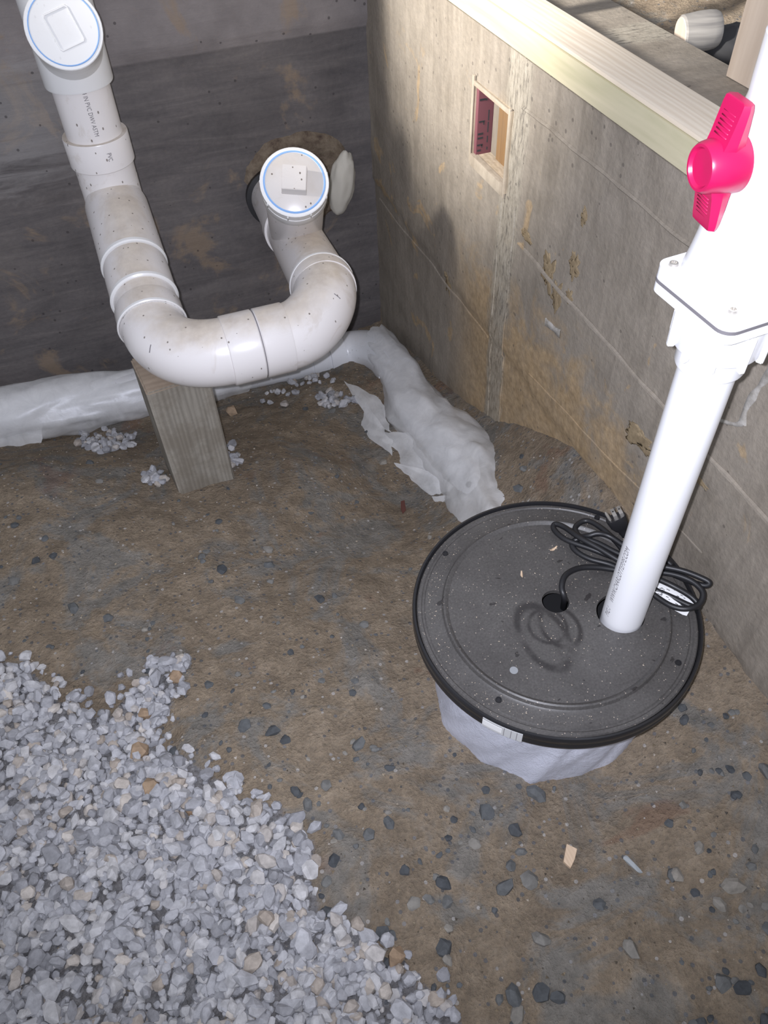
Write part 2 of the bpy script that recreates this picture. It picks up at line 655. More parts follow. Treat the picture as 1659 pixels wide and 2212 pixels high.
M['lid'] = mat_lid()

# ================================================================== GROUND
CTRL = []


def cpt(u, v, z):
    p = on_z(u, v, z)
    CTRL.append((p.x, p.y, z))


for a in ((0, 2212, -.10), (829, 2212, -.10), (1659, 2212, -.07), (1190, 1690, -.115), (950, 1560, -.115), (1330, 1640, -.09), (700, 1400, -.13), (300, 1500, -.11), (0, 1450, -.10),
          (0, 1200, -.12), (370, 1055, -.20), (493, 1012, -.215), (100, 1010, -.145), (700, 820, -.39), (700, 1000, -.25), (900, 1080, -.33), (870, 1220, -.21), (400, 1800, -.10),
          (1300, 2000, -.09), (780, 925, -.36)):
    cpt(*a)
for (y, z) in ((-.6, .0), (.1, .01), (.456, .023), (.57, .023), (.75, .03), (.884, .035), (1.04, .0), (1.26, -.12), (1.43, -.22), (1.7, -.33), (1.94, -.40), (2.31, -.49)):
    CTRL.append((XR, y, z))
for (x, y, z) in ((-1.6, 2.31, -.44), (-.9, 2.31, -.46), (-.4, 2.31, -.49), (0, 2.31, -.50), (.4, 2.31, -.50), (-.35, 2.08, -.46), (.1, 2.08, -.48), (.45, 2.1, -.49),
                  (-1.6, 1.5, -.12), (-1.6, .5, -.08), (-1.0, 1.6, -.13), (-1.6, -.6, -.08), (-.3, -.6, -.09), (.4, -.6, -.07), (.6, .9, -.12), (.49, .62, -.11)):
    CTRL.append((x, y, z))
_c = np.array(CTRL)


def _phi(r):
    return np.where(r > 1e-9, r * r * np.log(r + 1e-12), 0)


_n = len(_c)
_A = np.zeros((_n + 3, _n + 3))
_d = np.linalg.norm(_c[:, None, :2] - _c[None, :, :2], axis=2)
_A[:_n, :_n] = _phi(_d) + np.eye(_n) * .006
_A[:_n, _n] = 1
_A[:_n, _n + 1:] = _c[:, :2]
_A[_n:, :_n] = _A[:_n, _n:].T
_w = np.linalg.solve(_A, np.concatenate([_c[:, 2], [0, 0, 0]]))


def ground_np(X, Y):
    sh = X.shape
    q = np.stack([X.ravel(), Y.ravel()], 1)
    d = np.linalg.norm(q[:, None, :] - _c[None, :, :2], axis=2)
    z = _phi(d) @ _w[:_n] + _w[_n] + q @ _w[_n + 1:]
    return z.reshape(sh)


def gnoise(x, y):
    v = Vector((x, y, 3.1))
    return (mnoise.fractal(v * 5.5, 1.0, 2.0, 3) * .010 + mnoise.fractal(v * 19, 1.0, 2.0, 3) * .0055 + mnoise.noise(v * 62) * .0022)


def ground(x, y):
    return float(ground_np(np.array([x]), np.array([y]))[0]) + gnoise(x, y)


gx = np.arange(-1.5, XR + .041, .0115)
gy = np.arange(-.55, YB + .041, .0115)
GX, GY = np.meshgrid(gx, gy, indexing='ij')
GZ = ground_np(GX, GY)
verts = []
for i in range(len(gx)):
    for j in range(len(gy)):
        verts.append((gx[i], gy[j], GZ[i, j] + gnoise(gx[i], gy[j])))
ny = len(gy)
faces = [(i * ny + j, (i + 1) * ny + j, (i + 1) * ny + j + 1, i * ny + j + 1) for i in range(len(gx) - 1) for j in range(ny - 1)]
me = bpy.data.meshes.new('floor')
me.from_pydata(verts, [], faces)
bedmask = me.color_attributes.new('bed', 'FLOAT_COLOR', 'POINT')
floor = link('floor', me, M['dirt'])
tag(floor, 'packed brown dirt floor sloping down to the wall corner, partly gravelled', None, None, 'structure')


# ================================================================== WALLS
def wall_grid(name, us, vs, place, keep, mat, amp):
    """displaced front face of a poured wall; place(u,v,h) -> point"""
    bm = bmesh.new()
    g = {}
    for i, u in enumerate(us):
        for j, v in enumerate(vs):
            g[i, j] = bm.verts.new(place(u, v, amp(u, v)))
    for i in range(len(us) - 1):
        for j in range(len(vs) - 1):
            if keep((us[i] + us[i + 1]) / 2, (vs[j] + vs[j + 1]) / 2):
                bm.faces.new((g[i, j], g[i + 1, j], g[i + 1, j + 1], g[i, j + 1]))
    for v in [v for v in bm.verts if not v.link_faces]:
        bm.verts.remove(v)
    return bm


def lin(a, b, step, extra=()):
    n = max(2, int(round((b - a) / step)) + 1)
    s = list(np.linspace(a, b, n))
    for e in extra:
        k = min(range(len(s)), key=lambda i: abs(s[i] - e))
        s[k] = e
    return s


NY0, NY1, NZ0, NZ1 = 1.432, 1.612, .405, .573          # niche in the right wall


def amp_r(y, z):
    v = Vector((1.7, y, z))
    h = mnoise.fractal(v * 4, 1, 2, 3) * .004 + mnoise.noise(v * 17) * .0016
    if abs(y - 1.42) < .06:
        h += max(0, 1 - abs(y - 1.42) / .06) * (.003 + .004 * mnoise.noise(Vector((0, y * 60, z * 22))))
    if z < .017 + .02 * (y - 1):          # lower lift stands back a little
        h -= .006
    return h


ys = lin(-.55, YB + .03, .016, (NY0, NY1))
zs = lin(-.62, ZTOP, .016, (NZ0, NZ1))
bm = wall_grid('wall_right', ys, zs, lambda y, z, h: (XR - h, y, z), lambda y, z: not (NY0 < y < NY1 and NZ0 < z < NZ1), M['cr'], amp_r)
# solid body behind the face
xb = 1.08
for q in (((XR - .004, -.55, ZTOP), (XR - .004, YB + .3, ZTOP), (xb, YB + .3, ZTOP), (xb, -.55, ZTOP)),
          ((xb, -.55, -.62), (xb, YB + .3, -.62), (xb, YB + .3, ZTOP), (xb, -.55, ZTOP)),
          ((XR, -.55, -.62), (XR, -.55, ZTOP), (xb, -.55, ZTOP), (xb, -.55, -.62))):
    bm.faces.new([bm.verts.new(p) for p in q])
wall_right = from_bm('wall_right', bm, M['cr'], None, True, .9)
tag(wall_right, 'grey-brown poured concrete wall on the right with form seams', None, None, 'structure')

# form seams on the right wall: thin raised fins
for (p0, p1, w_, h_) in (((1.40, .592), (.55, .598), .0045, .005), ((1.36, .330), (.30, .305), .006, .008), ((1.25, .06), (.62, .135), .0025, .004),
                         ((2.27, .0), (1.47, .012), .004, .005)):
    n = 44
    pts, rr = [], []
    for i in range(n + 1):
        t_ = i / n
        y = p0[0] + (p1[0] - p0[0]) * t_
        z = p0[1] + (p1[1] - p0[1]) * t_ + .004 * mnoise.noise(Vector((y * 9, 0, p0[1])))
        pts.append(Vector((XR - amp_r(y, z) - h_ * .1, y, z)))
        rr.append(w_ * (.65 + .5 * abs(mnoise.noise(Vector((y * 23, 5, p0[1]))))))
    sweep('form_seam', pts, rr, M['cr'], wall_right, 7)
# vertical joint ridges running down from the niche
for yj in (1.385, 1.452):
    pts, rr = [], []
    for i in range(60):
        z = .40 - i * .0125
        y = yj - .012 * (i / 60) + .006 * mnoise.noise(Vector((z * 8, yj * 7, 0)))
        pts.append(Vector((XR - amp_r(y, z) - .0005, y, z)))
        rr.append(.0015 + .0035 * abs(mnoise.noise(Vector((z * 28, yj * 30, 2)))))
    sweep('form_seam', pts, rr, M['cr'], wall_right, 6)

M['sand'] = NT('sand_clump')
_t = M['sand']
_p = _t.pos()
_nz = _t.noise(_p, 70, 5, .7)
M['sand'] = _t.set(_t.ramp(_nz, [(.3, (.19, .145, .09)), (.7, (.34, .265, .168))]), .95, _t.bump(_nz, .3, .003), .1)
for (u, v, hu, hv, th) in ((1187, 588, 13, 34, .007), (1204, 640, 10, 30, .005), (1240, 575, 9, 26, .005), (1140, 512, 12, 12, .006), (1260, 470, 6, 20, .004), (1380, 945, 26, 24, .007), (1232, 640, 6, 14, .004), (1505, 1035, 16, 8, .004), (965, 612, 7, 22, .004)):
    c0 = on_x(u, v, XR)
    dpt = (c0 - CAMP).dot(FW)
    ry_, rz_ = hu * dpt / FPX * 1.9, hv * dpt / FPX * 1.1
    bm = bmesh.new()
    bmesh.ops.create_icosphere(bm, subdivisions=4, radius=1)
    for vv in bm.verts:
        fl_ = Vector((0, vv.co.y, vv.co.z))
        k_ = 1 + .65 * mnoise.noise(fl_ * 1.9 + c0 * 9) + .45 * mnoise.noise(fl_ * 5 + c0 * 5)
        hh_ = .2
        yy_, zz_ = c0.y + vv.co.y * ry_ * k_, c0.z + vv.co.z * rz_ * k_
        vv.co = Vector((XR - amp_r(yy_, zz_) + vv.co.x * th * hh_, yy_, zz_))
    from_bm('sand_clump', bm, M['sand'], wall_right)
M['chalk'] = NT('chalk')
_t = M['chalk']
_nz = _t.noise(_t.pos(), 60, 5, .7)
M['chalk'] = _t.set(_t.ramp(_nz, [(.35, (.26, .24, .21)), (.6, (.42, .40, .37))]), .95, None, .1)


def wall_stroke(name, px, half, mat):
    P_ = catmull([on_x(u, v, XR) for u, v in px], 8)
    bm = bmesh.new()
    prev = None
    for i, c0 in enumerate(P_):
        d_ = (P_[min(i + 1, len(P_) - 1)] - P_[max(i - 1, 0)])
        d_.x = 0
        d_.normalize()
        nn_ = Vector((0, -d_.z, d_.y)) * half * (.75 + .6 * mnoise.noise(c0 * 40))
        x_ = XR - amp_r(c0.y, c0.z)
        q_ = [bm.verts.new((x_ - .0022, (c0 + nn_ * k_).y, (c0 + nn_ * k_).z)) for k_ in (-1, 1)] + [bm.verts.new((x_ + .002, (c0 + nn_ * k_).y, (c0 + nn_ * k_).z)) for k_ in (1.3, -1.3)]
        if prev:
            for k_ in range(4):
                bm.faces.new((prev[k_], prev[(k_ + 1) % 4], q_[(k_ + 1) % 4], q_[k_]))
        prev = q_
    return from_bm(name, bm, mat, wall_right)


wall_stroke('chalk_mark', [(1500, 898), (1545, 905), (1585, 916), (1606, 914)], .004, M['chalk'])
wall_stroke('chalk_mark', [(1603, 915), (1612, 880), (1640, 835), (1675, 790)], .0065, M['chalk'])
wall_stroke('lime_patch', [(1180, 695), (1192, 705), (1212, 722)], .010, M['chalk'])

# the niche: a box form left in the wall, pink foam at its back
ND = .045
fw_ = .009
NX0 = XR - .006
for (lo, hi, mt) in (((NX0, NY0, NZ0), (XR + ND, NY0 + fw_, NZ1), M['wood_form']),
                     ((NX0, NY1 - fw_, NZ0), (XR + ND, NY1, NZ1), M['wood_form']),
                     ((NX0, NY0 + fw_, NZ1 - fw_), (XR + ND, NY1 - fw_, NZ1), M['wood_form']),
                     ((NX0, NY0 + fw_, NZ0), (XR + ND, NY1 - fw_, NZ0 + .016), M['wood_form']),
                     ((XR + ND - .008, NY0 + .125, NZ0 + .016), (XR + ND, NY1 - .022, NZ1 - fw_), M['wood_grey']),
                     ((XR + ND - .012, NY0 + fw_, NZ0 + .016), (XR + ND, NY0 + .125, NZ1 - fw_), M['wood_orange'])):
    box('form_board', lo, hi, mt, wall_right, .0015)
for (lo, hi) in (((NX0 - .001, NY0 + .001, NZ0 - .010), (NX0 + .004, NY0 + .009, NZ1 + .004)), ((NX0 - .001, NY1 - .009, NZ0 - .002), (NX0 + .004, NY1 - .001, NZ1 + .010)),
                 ((NX0 - .001, NY0 + .009, NZ1 - .007), (NX0 + .003, NY1 - .009, NZ1 + .001)), ((NX0 - .002, NY0 + .009, NZ0 - .008), (NX0 + .012, NY1 - .009, NZ0 + .017))):
    box('form_board_edge', lo, hi, M['wood_edge'], wall_right, .001)
YF = NY1 - .021
foam = box('foam_panel', (XR + .001, YF, NZ0 + .016), (XR + ND, NY1 - fw_, NZ1 - fw_), M['pink'], wall_right, .001)
foam['label'] = 'pink rigid foam board lining one side of the niche'
bm = bmesh.new()
for (xa, za, xl, zl) in ((.0125, .5375, .018, .004), (.024, .5365, .005, .004),
                         (.0335, .503, .0035, .022), (.0335, .478, .0035, .022), (.0335, .452, .0035, .014),
                         (.014, .492, .018, .0035), (.020, .488, .0035, .006), (.012, .466, .017, .004), (.012, .457, .017, .004),
                         (.012, .442, .018, .0035), (.018, .439, .0035, .006), (.034, .432, .004, .006), (.010, .430, .012, .004)):
    xa, xl = xa * .8, xl * .75
    box_bm(bm, (XR + xa - xl / 2, YF - .0006, za - zl / 2), (XR + xa + xl / 2, YF + .0002, za + zl / 2))
from_bm('printed_marks', bm, M['ink'], foam, False)

# back wall
HC, HRX, HRZ = (.55, .090), .152, .125           # pipe hole in the back wall


def in_hole(x, z, k=1.0):
    return ((x - HC[0]) / HRX) ** 2 + ((z - HC[1]) / HRZ) ** 2 < k * k


def amp_b(x, z):
    v = Vector((x, 4.2, z))
    h = mnoise.fractal(v * 4, 1, 2, 3) * .005 + mnoise.noise(v * 18) * .0018
    if z > .48:
        h += .012
    for zb in (.16, -.19):
        h -= .004 * math.exp(-((z - zb - .004 * mnoise.noise(v * 3)) / .008) ** 2)
    return h


xs = lin(-1.5, XR + .04, .017)
zs = lin(-.62, 1.35, .016, (.478,))
bm = wall_grid('wall_back', xs, zs, lambda x, z, h: (x, YB - h, z), lambda x, z: not in_hole(x, z, .8), M['cb'], amp_b)
for q in (((-1.5, YB + .3, -.62), (XR, YB + .3, -.62), (XR, YB + .3, 1.35), (-1.5, YB + .3, 1.35)),
          ((-1.5, YB, 1.35), (XR, YB, 1.35), (XR, YB + .3, 1.35), (-1.5, YB + .3, 1.35)),
          ((XR, YB, ZTOP), (XR, YB + .3, ZTOP), (XR, YB + .3, 1.35), (XR, YB, 1.35))):
    bm.faces.new([bm.verts.new(p) for p in q])
wall_back = from_bm('wall_back', bm, M['cb'], None, True, .9)
tag(wall_back, 'dark stained poured concrete wall at the back behind the drain trap', None, None, 'structure')


def mat_mortar():
    t = NT('mortar')
    p = t.pos()
    n = t.noise(p, 28, 6, .7)
    c = t.ramp(n, [(.28, (.06, .040, .034)), (.42, (.15, .115, .085)), (.65, (.24, .195, .145))])
    return t.set(c, .9, t.bump(n, .8, .01), .2)


M['mortar'] = mat_mortar()
# ragged mortar collar round the pipe hole, set into the wall
bm = bmesh.new()
rings = []
for (k, dy) in ((1.16, .004), (1.08, -.010), (.96, -.014), (.82, -.006), (.6, .004), (.4, .012), (.2, .016)):
    ring = []
    for i in range(56):
        a = 2 * math.pi * i / 56
        nn = 1 + .10 * mnoise.noise(Vector((math.cos(a) * 2.2, math.sin(a) * 2.2, k * 1.5))) + .04 * mnoise.noise(Vector((math.cos(a) * 9, math.sin(a) * 9, k * 6)))
        ring.append(bm.verts.new((HC[0] + HRX * k * nn * math.cos(a), YB + dy + .008 * mnoise.noise(Vector((a * 6, k * 9, 1))), HC[1] + HRZ * k * nn * math.sin(a))))
    rings.append(ring)
for i in range(len(rings) - 1):
    for k in range(56):
        bm.faces.new((rings[i][k], rings[i][(k + 1) % 56], rings[i + 1][(k + 1) % 56], rings[i + 1][k]))
bm.faces.new(rings[-1])
o = from_bm('mortar_collar', bm, M['mortar'], wall_back)
o['label'] = 'rough brown mortar around the pipe hole'
# pale foam blob at the right of the collar
bm = bmesh.new()
bmesh.ops.create_icosphere(bm, subdivisions=4, radius=1)
for v in bm.verts:
    d = 1 + .10 * mnoise.noise(v.co * 2.2) + .04 * mnoise.noise(v.co * 6)
    v.co = Vector((v.co.x * .040, v.co.y * .035, v.co.z * .098)) * d
bmesh.ops.rotate(bm, verts=bm.verts, cent=(0, 0, 0), matrix=Matrix.Rotation(math.radians(12), 3, 'Y'))
bmesh.ops.translate(bm, verts=bm.verts, vec=(.672, YB - .018, .062))
o = from_bm('foam_blob', bm, M['foam'], wall_back)
o['label'] = 'pale blob of hardened foam beside the pipe hole'

# ================================================================== SILL AND BEYOND
PLZ = .735
o = box('sill_plate', (XR - .003, -.5, ZTOP + .001), (XR + .084, 2.55, PLZ - .007), M['wood_green'], None, .002)
tag(o, 'greenish treated sill plate lying along the top of the right concrete wall', 'plate')
o = box('top_plate', (XR + .001, -.5, PLZ - .0065), (XR + .086, 2.55, PLZ), M['wood_white'], None, .002)
tag(o, 'bright thin pine board laid on top of the greenish sill plate', 'board')
o = box('wall_stud', (XR + .02, 1.55, PLZ + .0005), (XR + .16, 1.59, 1.5), M['wood_stud'], None, .002)
tag(o, 'pine stud standing on the bright board at the top edge of the photo', 'stud')
o = box('wall_stud', (1.045, 1.075, ZTOP + .001), (1.085, 1.175, 1.5), M['wood_stud'], None, .002)
tag(o, 'pale pine stud standing upright behind the white valve', 'stud')

# crawlspace ground beyond the wall
bm = bmesh.new()
us, vs = lin(1.08, 2.3, .02), lin(.3, 2.6, .02)
g = {}
for i, u in enumerate(us):
    for j, v in enumerate(vs):
        z = .60 + .35 * max(0, (u - 1.28)) + .03 * mnoise.fractal(Vector((u * 6, v * 6, 9)), 1, 2, 4)
        g[i, j] = bm.verts.new((u, v, z))
for i in range(len(us) - 1):
    for j in range(len(vs) - 1):
        bm.faces.new((g[i, j], g[i + 1, j], g[i + 1, j + 1], g[i, j + 1]))
o = from_bm('floor_crawlspace', bm, M['dirt'])
tag(o, 'dark rubbly dirt of the crawlspace beyond the sill', None, None, 'structure')

# cut log stub
LC = on_z(1510, 68, .66)
t_ = NT('log_bark')
oc = t_.obj()
lx = t_.sep(oc)[2]
band = t_.noise(t_.scale(oc, (4, 4, 60)), 1.0, 3, .6)
cc = t_.ramp(band, [(.3, (.20, .19, .18)), (.5, (.36, .34, .31)), (.65, (.44, .42, .39))])
M['log'] = t_.set(cc, .8, t_.bump(band, .3, .003), .3)
ldir = (RT * 1.0 - UP * .10 + FW * .28)
ldir.z = .06
ldir.normalize()
lg = empty('log_stub', LC - Vector((0, 0, .036)))
bm = bmesh.new()
prof = [(.0005, -.037), (.030, -.037), (.033, -.034), (.034, -.02), (.0355, 0), (.0355, .018), (.034, .03), (.031, .036), (.0005, .036)]
lathe_bm(bm, prof, 32, LC, axis_rot(ldir))
from_bm('bark', bm, M['log'], lg, True, .7)
bm = bmesh.new()
lathe_bm(bm, [(.0004, -.0385), (.028, -.0385), (.030, -.036)], 32, LC, axis_rot(ldir))
from_bm('cut_end', bm, M['wood_stud'], lg, True, .7)
tag(lg, 'short pale round log stub lying on the dirt beyond the sill', 'log')
# black lump for the shaded hollow next to it, shade put in colour
bm = bmesh.new()
bmesh.ops.create_icosphere(bm, subdivisions=3, radius=1)
for v in bm.verts:
    v.co = Vector((v.co.x * .045, v.co.y * .055, v.co.z * .035)) * (1 + .25 * mnoise.noise(v.co * 2))
bmesh.ops.translate(bm, verts=bm.verts, vec=on_z(1575, 95, .63))
o = from_bm('shade_lump', bm, M['rubber'])
tag(o, 'black lump for the shaded hollow right beside the pale log stub', 'rock')
o.data.materials[0] = plain('shade_black', (.03, .03, .032), .9)

# ================================================================== SUMP BASIN
LCX, LCY, LZ, LR = .493, .616, .13, .235
PBX, PBY, PR = .589, .563, .0333
sump = empty('sump_basin', (LCX, LCY, -.12))
bm = bmesh.new()
lathe_bm(bm, [(.170, -.13), (.180, .112), (.190, .115), (.190, .122), (.168, .122), (.160, .10), (.158, .03), (.001, .03)], 72, Vector((LCX, LCY, 0)))
from_bm('basin_wall', bm, M['hole'], sump, True, .6)

bm = bmesh.new()
seg = 128
IR = .176
prof = [(.2285, LZ - .010), (.2285, LZ - .002), (.2265, LZ), (.2215, LZ + .0005), (.2195, LZ - .0015), (.2165, LZ - .0015), (.2145, LZ + .0005), (.191, LZ), (.187, LZ + .002), (.1845, LZ + .0075), (.182, LZ + .009), (.1795, LZ + .0075), (IR, LZ + .004)]
prof = [(r, z - LZ) for r, z in prof]
rings = lathe_bm(bm, prof, seg, Vector((0, 0, 0)))
ZP = .004
hole_specs = [(PBX - .004 - LCX, PBY + .002 - LCY, PR + .0055, 40)]
ch = on_z(1200, 1299, LZ + ZP)
hole_specs.append((ch.x - LCX, ch.y - LCY, .0225, 32))
edges = [bm.edges.get((rings[-1][k], rings[-1][(k + 1) % seg])) for k in range(seg)]
loops = []
for (hx, hy, hr, hs) in hole_specs:
    vs_ = [bm.verts.new((hx + hr * math.cos(2 * math.pi * k / hs), hy + hr * math.sin(2 * math.pi * k / hs), ZP)) for k in range(hs)]
    loops.append(vs_)
    for k in range(hs):
        edges.append(bm.edges.new((vs_[k], vs_[(k + 1) % hs])))
bmesh.ops.triangle_fill(bm, edges=edges, use_beauty=True, normal=(0, 0, 1))
for vs_ in loops:
    lo = [bm.verts.new(v.co - Vector((0, 0, .008))) for v in vs_]
    for k in range(len(vs_)):
        bm.faces.new((vs_[k], vs_[(k + 1) % len(vs_)], lo[(k + 1) % len(vs_)], lo[k]))
bmesh.ops.recalc_face_normals(bm, faces=bm.faces)
me = bpy.data.meshes.new('cover')
for e in bm.edges:
    if len(e.link_faces) == 2 and e.calc_face_angle(0) > .5:
        e.smooth = False
bm.to_mesh(me)
bm.free()
cover = bpy.data.objects.new('cover', me)
me.materials.append(M['lid'])
me.polygons.foreach_set('use_smooth', [True] * len(me.polygons))
COL.objects.link(cover)
cover.location = (LCX, LCY, LZ)
bpy.context.view_layer.update()
cover.parent = sump
cover.matrix_parent_inverse = sump.matrix_world.inverted()
cover['label'] = 'dusty dark grey plastic cover'

bm = bmesh.new()
lathe_bm(bm, [(.229, LZ - .012), (.2295, LZ - .001), (.2315, LZ + .003), (.2345, LZ + .003), (.236, LZ), (.236, LZ - .010), (.2345, LZ - .013), (.2345, LZ - .016), (.236, LZ - .019), (.235, LZ - .026), (.231, LZ - .028), (.228, LZ - .02)], 128, Vector((LCX, LCY, 0)))
rimo = from_bm('rim_band', bm, M['black'], sump, True, .7)
rimo['label'] = 'glossy black rim band around the cover'
pdot = on_z(1110, 1448, LZ + ZP)
bm = bmesh.new()
lathe_bm(bm, [(.0001, .0004), (.0065, .0004), (.0068, -.0005)], 18, Vector((pdot.x, pdot.y, LZ + ZP)))
o = from_bm('paint_spot', bm, plain('pale_spot', (.23, .24, .25), .7), sump, False)
o['label'] = 'small pale round spot on the cover'
for (u, v) in ((962, 1196), (1077, 1512), (1465, 1432), (1290, 1118)):
    p = on_z(u, v, LZ)
    bm = bmesh.new()
    lathe_bm(bm, [(.0001, .0012), (.0030, .0012), (.0034, .0022), (.0048, .0022), (.0052, .0005), (.0052, -.002)], 20, Vector((p.x, p.y, LZ)))
    from_bm('bolt', bm, M['rubber'], sump, True, .6)


def rim_strip(a0, a1, r, z0, z1, name, mat, parent, n=16):
    bm = bmesh.new()
    prev = None
    for i in range(n + 1):
        a = a0 + (a1 - a0) * i / n
        q = [bm.verts.new((LCX + rr * math.cos(a), LCY + rr * math.sin(a), z)) for rr, z in ((r, z0), (r, z1), (r - .0006, z1), (r - .0006, z0))]
        if prev:
            for k in range(4):
                bm.faces.new((prev[k], prev[(k + 1) % 4], q[(k + 1) % 4], q[k]))
        else:
            bm.faces.new(q)
        prev = q
    bm.faces.new(list(reversed(prev)))
    return from_bm(name, bm, mat, parent, False)


def ang_of(u, v, z):
    p = on_z(u, v, z)
    return math.atan2(p.y - LCY, p.x - LCX)


A0, A1 = ang_of(1048, 1548, LZ - .012), ang_of(1131, 1583, LZ - .012)
lab = rim_strip(A0, A1, .2366, LZ - .026, LZ - .001, 'label_sticker', M['silver'], sump)
lab['label'] = 'silver-grey label sticker on the rim'
rim_strip(A0, A0 + (A1 - A0) * .5, .2368, LZ - .021, LZ - .007, 'label_print', M['white_paper'], lab, 8)
for fr_ in (.55, .72, .86):
    rim_strip(A0 + (A1 - A0) * fr_, A0 + (A1 - A0) * (fr_ + .012), .2369, LZ - .025, LZ - .002, 'label_line', M['ink_grey'], lab, 1)
tag(sump, 'round sump basin set in dirt under a dusty black cover', 'sump basin')

# film wrapped round the basin
bm = bmesh.new()
rings = []
SEG = 160
for i in range(26):
    t_ = i / 25
    z = .118 - .29 * t_
    ring = []
    for k in range(SEG):
        a = 2 * math.pi * k / SEG
        tw = a + .9 * t_
        pl = .0075 * mnoise.noise(Vector((math.cos(tw) * 5, math.sin(tw) * 5, t_ * 1.2))) + .0045 * mnoise.noise(Vector((math.cos(tw) * 13, math.sin(tw) * 13, t_ * 2.5 + 4)))
        fold = .009 * max(0, math.sin(a * 7 + 5 * t_ + 1.5 * math.sin(a * 3))) ** 3
        r = .187 + .006 * math.sin(t_ * 3) + pl + fold
        ring.append(bm.verts.new((LCX + r * math.cos(a), LCY + r * math.sin(a), z)))
    rings.append(ring)
for i in range(25):
    for k in range(SEG):
        bm.faces.new((rings[i][k], rings[i][(k + 1) % SEG], rings[i + 1][(k + 1) % SEG], rings[i + 1][k]))
o = from_bm('plastic_wrap', bm, M['film_thick'])
tag(o, 'wrinkled pale plastic sheeting wrapped around the sump basin under its cover', 'plastic wrap')

# ================================================================== DISCHARGE PIPE
dp = empty('discharge_pipe', (PBX, PBY, LZ))
AX = lambda z: Vector((PBX, PBY, z))


def vlathe(name, prof, mat, seg=48, sharp=.5):
    bm = bmesh.new()
    lathe_bm(bm, [(r, z + (ZS if z > .6 else 0)) for r, z in prof], seg, Vector((PBX, PBY, 0)))
    return from_bm(name, bm, mat, dp, True, sharp)


ZS = .016
vlathe('pipe', [(.0001, .05), (PR, .05), (PR, .72), (.0001, .72)], M['pvc_new'], 56)
ZS = .016
vlathe('socket', [(PR, .628), (PR + .0055, .629), (PR + .0065, .632), (PR + .0065, .70)], M['pvc_new'])
# union nut with ribs
nut = vlathe('union_nut', [(PR + .005, .658), (.0475, .658), (.049, .661), (.050, .712), (.042, .716)], M['pvc_new'])
for k in range(10):
    a = 2 * math.pi * (k + .35) / 10
    d = Vector((math.cos(a), math.sin(a), 0))
    s = Vector((-math.sin(a), math.cos(a), 0))
    bm = bmesh.new()
    rib = [(-.0035, .0), (.0035, .0)]
    vsx = []
    for z, off in ((.6535, .0545), (.700, .0555)):
        for sx in (-.0034, .0034):
            for rr in (.046, off):
                vsx.append(bm.verts.new(Vector((PBX, PBY, z + ZS)) + d * rr + s * sx))
    for q in ((0, 1, 3, 2), (4, 6, 7, 5), (0, 4, 5, 1), (2, 3, 7, 6), (0, 2, 6, 4), (1, 5, 7, 3)):
        bm.faces.new([vsx[i] for i in q])
    bmesh.ops.bevel(bm, geom=list(bm.edges), offset=.0012, segments=2, affect='EDGES')
    from_bm('rib', bm, M['pvc_new'], nut, True, .6)
# square flange of the check valve: two plates and a black gasket
FA = math.radians(3)


def plate(name, z0, z1, half, mat, parent=None, rad=.016):
    bm = bmesh.new()
    pts = []
    for k in range(4):
        a = FA + k * math.pi / 2 + math.pi / 4
        cdir = Vector((math.cos(a), math.sin(a), 0))
        ctr = cdir * ((half - rad) * math.sqrt(2))
        for j in range(7):
            b = a - math.pi / 4 + (math.pi / 2) * j / 6
            pts.append(ctr + Vector((math.cos(b), math.sin(b), 0)) * rad)
    lo = [bm.verts.new(Vector((PBX, PBY, z0 + ZS)) + p) for p in pts]
    hi = [bm.verts.new(Vector((PBX, PBY, z1 + ZS)) + p) for p in pts]
    n = len(pts)
    for k in range(n):
        bm.faces.new((lo[k], lo[(k + 1) % n], hi[(k + 1) % n], hi[k]))
    bm.faces.new(list(reversed(lo)))
    bm.faces.new(hi)
    return from_bm(name, bm, mat, parent or dp, True, .5)


fl_lo = plate('flange_plate', .712, .725, .062, M['pvc_new'])
plate('gasket', .7235, .7275, .0624, M['ink_grey'])
fl_hi = plate('flange_plate', .7266, .742, .062, M['pvc_new'])
for k in range(4):
    a = FA + k * math.pi / 2 + math.pi / 4
    p = Vector((PBX + math.cos(a) * .067, PBY + math.sin(a) * .067, .742 + ZS))
    bm = bmesh.new()
    lathe_bm(bm, [(.0001, .0012), (.0024, .0012), (.0030, .0034), (.0046, .0030), (.0056, -.001)], 20, p)
    from_bm('screw', bm, M['steel'], fl_hi, True, .6)
    bm = bmesh.new()
    lathe_bm(bm, [(.0001, -.004), (.0055, -.004), (.006, -.003), (.006, .004)], 16, Vector((p.x, p.y, .710 + ZS)))
    from_bm('screw_boss', bm, M['pvc_new'], fl_lo, True, .6)
# check valve dome, tapering up to the ball valve
vlathe('check_valve_body', [(.060, .740), (.059, .750), (.056, .765), (.053, .785), (.050, .81), (.0475, .822), (.044, .824)], M['pvc_new'], 56, .9)
vlathe('socket', [(.0445, .818), (.0455, .82), (.0455, .845), (.044, .847)], M['pvc_new'])
vlathe('ball_valve_body', [(.042, .84), (.044, .85), (.046, .862), (.047, .885), (.046, .908), (.044, .92), (.0445, .935), (.0445, .97), (.042, .972), (PR, .972), (PR, 1.55)], M['pvc_new'], 56, .7)
